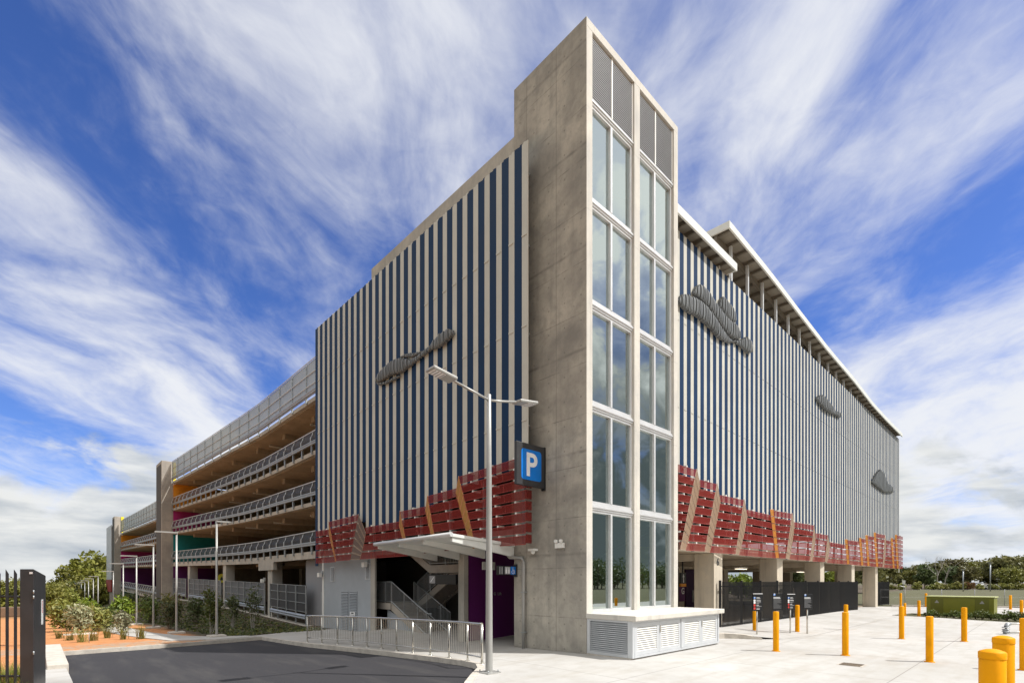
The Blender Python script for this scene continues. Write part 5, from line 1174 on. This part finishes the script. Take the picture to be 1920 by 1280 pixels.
# bare dead tree
e = thing('dead_tree', 'bare grey dead tree sticking out above the far tree line', 'tree', (163.9, 10.9, -.2)); m = MB(); rg = random.Random(4)
def limb(p, d_, L, r, dep):
    q = p+d_*L; m.tube([p, p.lerp(q, .5)+Vector((rg.gauss(0, .04), rg.gauss(0, .04), 0))*L, q], [r, r*.8, r*.55], 'bark_pale', 5, False)
    if dep:
        for _ in range(3): limb(p.lerp(q, .6+.4*rg.random()), (d_+Vector((rg.gauss(0, .35), rg.gauss(0, .45), rg.gauss(.05, .2)))).normalized(), L*.6, r*.5, dep-1)
limb(Vector((163.9, 11.2, -.2)), Vector((0, .02, 1)), 5.4, .14, 3); limb(Vector((164.6, 9.9, -.2)), Vector((0, -.12, 1)).normalized(), 5.4, .13, 3); m.build('trunk', e)
# far car, house, lamp posts, marker
e = thing('far_car', 'white car parked under the far trees at the edge of the field', 'car', (170, 1, 0)); M = Matrix.Translation((169, 1.0, 0)) @ Matrix.Rotation(R_(-85), 4, 'Z')
m = MB(); pr_ = [(-2.1, .35), (2.1, .35), (2.15, .75), (1.4, .92), (.8, 1.42), (-.9, 1.45), (-1.6, .98), (-2.15, .9)]
for s_ in (-.82, .82): m.face([M @ Vector((p[0], s_, p[1])) for p in pr_], 'white_paint')
for a, b in zip(pr_, pr_[1:]+pr_[:1]): m.face([M @ Vector((a[0], -.82, a[1])), M @ Vector((b[0], -.82, b[1])), M @ Vector((b[0], .82, b[1])), M @ Vector((a[0], .82, a[1]))], 'white_paint')
m.build('body', e); m = MB()
for s_ in (-.83, .83): m.face([M @ Vector((x, s_, z)) for x, z in ((-1.4, .98), (1.2, .95), (.72, 1.35), (-.85, 1.37))], 'sign_black')
m.build('window', e)
for x in (-1.3, 1.3):
    for s_ in (-.8, .8): m = MB(); m.tube([M @ Vector((x, s_-.1, .33)), M @ Vector((x, s_+.1, .33))], .33, 'rubber', 14); m.build('wheel', e)
e = thing('far_house', 'low house with a white roof half hidden by the far trees', 'house', (178, 4.7, 0)); m = MB(); m.box((176, 3.2, -.2), (182, 6.3, 1.2), 'brick_house'); m.build('wall', e); m = MB(); m.hexa([(175.6, 3.0, 1.2), (182.4, 3.0, 1.2), (182.4, 6.5, 1.2), (175.6, 6.5, 1.2), (178.9, 3.2, 1.9), (179.1, 3.2, 1.9), (179.1, 6.3, 1.9), (178.9, 6.3, 1.9)], 'white_paint'); m.build('roof', e)
for x, y, h, lb in ((135, 3.65, 4.7, 'slim grey lamp post before the rust coloured shrub across the field'), (142, -.24, 6.2, 'slim grey lamp post above the white car across the field')):
    e = thing('far_lamp_post', lb, 'street lamp', (x, y, -.2)); m = MB(); m.tube([(x, y, -.2), (x, y, h)], .11, 'galvanised', 7); m.build('pole', e); m = MB(); m.box((x-.2, y-.35, h), (x+.2, y+.35, h+.15), 'lamp_grey'); m.build('lamp_head', e)
e = thing('field_marker', 'small white marker on a thin post in the far field', 'marker', (120, 11.6, 0)); m = MB(); m.tube([(120, 11.6, -.1), (120, 11.6, 1.6)], .05, 'galvanised', 5); m.build('post', e); m = MB(); m.box((119.9, 11.35, 1.6), (120, 11.85, 2.4), 'white_paint'); m.build('plate', e)
# planting in the garden by the building
def plant(name, label, x, y, z, h, r, nst, per, ls, lm, seed, group, bark='bark', fan=.5):
    rg = random.Random(seed); e = thing(name, label, 'plant', (x, y, z), group); t = MB(); f = MB()
    for i in range(nst):
        a = i*2.4+rg.random(); rr = r*(.25+.75*rg.random())*fan; top = Vector((x+rr*math.cos(a), y+rr*math.sin(a), z+h*(.7+.3*rg.random()))); b = Vector((x+.05*math.cos(a), y+.05*math.sin(a), z-.1))
        mid_ = b.lerp(top, .5)+Vector((rg.gauss(0, .05), rg.gauss(0, .05), .05)); t.tube([b, mid_, top], [.018+.006*h, .012+.003*h, .005], bark, 5, False)
        for k in range(per):
            u = .25+.75*rg.random()**.7; c = b.lerp(mid_, u*2) if u < .5 else mid_.lerp(top, u*2-1)
            dd = Vector((rg.gauss(0, 1), rg.gauss(0, 1), rg.gauss(.1, .7))).normalized()*r*(.15+.55*rg.random())*(1.15-.6*u); leafquad(f, c+dd, ls*(.6+.8*rg.random()), lm, rg, .6, .42)
    t.build('stem', e); f.build('foliage', e); return e
GP = 'young plants in the garden beds'
GL = [('sapling', 'dense young sapling on the dark bank beside the first path lamp', -5.2, 19.6, 2.3, .75, 5, 170, .085, 'leaf_green'), ('sapling', 'twin-stemmed sapling on the dark bank right of the first path lamp', -3.45, 22.7, 2.0, .7, 4, 130, .085, 'leaf_dark'), ('sapling', 'slim staked sapling with an airy crown before the mesh screen', -2.8, 21.2, 2.35, .85, 4, 95, .085, 'leaf_dark'), ('shrub', 'drooping shrub beside the foot of the first shaft', -6.0, 25.4, 1.9, .9, 6, 120, .09, 'leaf_dark'), ('shrub', 'greyish shrub on the mound by the first shaft', -4.6, 33, 1.9, 1.3, 7, 120, .09, 'leaf_olive'), ('shrub', 'dark shrub right of the first shaft foot', -4.0, 29, 1.6, 1.0, 6, 130, .09, 'leaf_dark'),  # most x, y worked out beforehand from image pixels, some with assumed depth
      ('shrub', 'dark shrub on the bank between the two concrete shafts', -4.6, 44, 2.2, 1.4, 7, 120, .12, 'leaf_dark'), ('shrub', 'green shrub on the bank beside the first path lamp but one', -5.3, 37.5, 1.9, 1.2, 7, 130, .11, 'leaf_green'), ('shrub', 'tall dark shrub at the foot of the farthest shaft', -4.2, 60, 2.8, 1.8, 8, 120, .15, 'leaf_dark'),
      ('shrub', 'broad lime bush behind the leftmost bush on the red soil', -10.3, 34.5, 1.8, 1.3, 8, 190, .12, 'leaf_lime'), ('shrub', 'green leafy bush, leftmost on the red soil bed', -10.25, 28.6, 1.6, 1.0, 7, 230, .11, 'leaf_olive'), ('shrub', 'silvery pale shrub in the middle of the red soil bed', -9.95, 25.2, 1.5, .8, 6, 220, .095, 'leaf_silver'), ('shrub', 'green bush behind the silvery pale shrub', -9.3, 31.2, 1.75, 1.1, 8, 210, .12, 'leaf_bright'), ('shrub', 'low olive shrub right of the silvery pale shrub', -9.2, 27.0, 1.3, .9, 7, 190, .10, 'leaf_yellow'), ('shrub', 'dark mid bush in the red soil bed before the receding lamps', -8.3, 31.0, 1.15, .9, 6, 150, .09, 'leaf_dark'), ('shrub', 'big-leaved bright bush before the farthest shaft', -7.7, 31.0, 1.95, .95, 8, 110, .15, 'leaf_bright'), ('shrub', 'pale cream shrub at the right end of the red soil bed', -8.35, 23.6, 1.15, .62, 7, 170, .075, 'leaf_silver'), ('shrub', 'olive bush between the silvery shrub and the big-leaved bush', -8.7, 28.0, 1.3, .8, 6, 150, .085, 'leaf_green')]
for i, (nm, lb, x, y, h, r, ns, per, ls, lm) in enumerate(GL): plant(nm, lb, x, y, T(x, y), h, r, ns, per, ls, lm, 40+i, GP, 'bark_pale' if nm == 'sapling' else 'bark', .55)
def tuft(label, x, y, z, h, n, lm, seed, group, sp=.75):
    rg = random.Random(seed); f = MB()
    for i in range(n):
        a = rg.random()*6.28; l = h*(.5+.8*rg.random()); ox, oy = rg.gauss(0, .07), rg.gauss(0, .07); d_ = Vector((math.cos(a), math.sin(a), 0)); w = Vector((-d_.y, d_.x, 0))*.010
        b = Vector((x+ox, y+oy, z-.03)); q = b+d_*l*.2*sp+Vector((0, 0, l*.6)); t = b+d_*l*sp+Vector((0, 0, l*.9)); f.face([b-w, b+w, q+w*.8, q-w*.8], lm); f.face([q-w*.8, q+w*.8, t], lm)
    o = f.build('grass_tuft', None, 0, (x, y, z)); tag(o, label, 'plant', group)
for i, (x, y, h, lb) in enumerate([(-10.5, 20.6, .35, 'leftmost grassy tuft on the red soil bed'), (-10.2, 18.9, .45, 'grassy tuft left of the thin stake on the red soil bed'), (-9.8, 19.4, .42, 'grassy tuft near the thin stake on the red soil bed'), (-9.2, 20.6, .5, 'grassy tuft behind the middle of the straw strip'), (-8.2, 18.6, .55, 'tall strappy tuft next to the footpath corner'), (-8.75, 19.0, .4, 'grassy tuft between the middle and the footpath corner'), (-10.8, 22.4, .35, 'small grassy tuft far left near the white board')]): tuft(lb, x, y, T0(y), h*1.35, 60, 'leaf_yellow', 70+i, 'grass tufts on the red soil bed')
f = MB(); rg = random.Random(9)
for i in range(2600):
    x = -12.9+1.5*rg.random(); y = 4.9+4.2*rg.random()
    if (x > -11.75 and y < 6.6) or x > -11.46: continue
    l = .12+.3*rg.random()*(1 if x < -11.7 else .4); a = rg.random()*6.28; d_ = Vector((math.cos(a), math.sin(a), 0)); w = Vector((-d_.y, d_.x, 0))*.006; b = Vector((x, y, T0(y)-.36 if paved(x, y) else T0(y)-.02)); t = b+d_*l*.4+Vector((0, 0, l)); f.face([b-w, b+w, t], 'leaf_bright' if rg.random() > .3 else 'leaf_yellow')
struct(f.build('grass'), 'stuff')
f = MB()
for i in range(5200):
    y = 16.5+26*rg.random()**1.3; x = -5.6+5.0*rg.random(); 
    if x < -5.2+.02*(y-16) and y < 19: continue
    leafquad(f, (x, y, T(x, y)+.08*rg.random()), .05+.05*rg.random(), 'leaf_dark' if rg.random() > .25 else 'leaf_olive', rg, .8)
struct(f.build('ground_cover'), 'stuff')
m = MB(); m.box((-10.6, 24.6, -.62), (-9.3, 24.75, -.52), 'white_paint'); tag(m.build('timber_board'), 'pale board lying on the red soil before the shrubs', 'board')
m = MB(); m.tube([(-10.0, 18.2, T0(18)-.1), (-10.0, 18.2, T0(18)+.45)], .014, 'bark_pale', 6); tag(m.build('garden_stake'), 'thin pale stake in the red soil bed', 'stake')
# low plants along the kiosk bed
kp = tree_proto('bed_plant', .62, .42, .26, 9, 60, .06, 'leaf_green', 51, 'bark', .1)
kp['category'] = 'plant'
kn = 0
for i in range(15):
    t = i/14; x, y = lerp(27.5, 26.2, t)+.25*math.sin(i*2.1), lerp(-4.1, -8.6, t)
    lb = 'low green bed plant in the strip before the kiosk, among those hiding its foot' if 2 < i < 10 else ('low green bed plant left of the kiosk front' if i <= 2 else 'low green bed plant right of the kiosk in the dark strip')
    place(kp, x, y, 0, lb, ('bed plants before the kiosk foot', 'bed plants left of the kiosk', 'bed plants right of the kiosk')[0 if 2 < i < 10 else (1 if i <= 2 else 2)], i*.9, .42+.35*((i*5) % 7)/7+(.15 if i > 6 else 0), i == 0)
# woodland on the other side of the street (seen in the tower glass)
f = MB(); rg = random.Random(77)
for i in range(90):
    x = 6+i*1.7+rg.gauss(0, 1); y = -62-rg.random()*12-.1*x; h = 6+4*rg.random(); r = 2.2+1.2*rg.random()
    f.tube([(x, y, -.2), (x, y, h*.7)], .18, 'bark', 5, False)
    for k in range(200):
        d_ = Vector((rg.gauss(0, 1), rg.gauss(0, 1), rg.gauss(0, 1))).normalized()*(rg.random()**.4); leafquad(f, (x+d_.x*r, y+d_.y*r, h*.55+d_.z*h*.45), .4, 'leaf_dark', rg)
o = f.build('woodland'); struct(o, 'stuff')
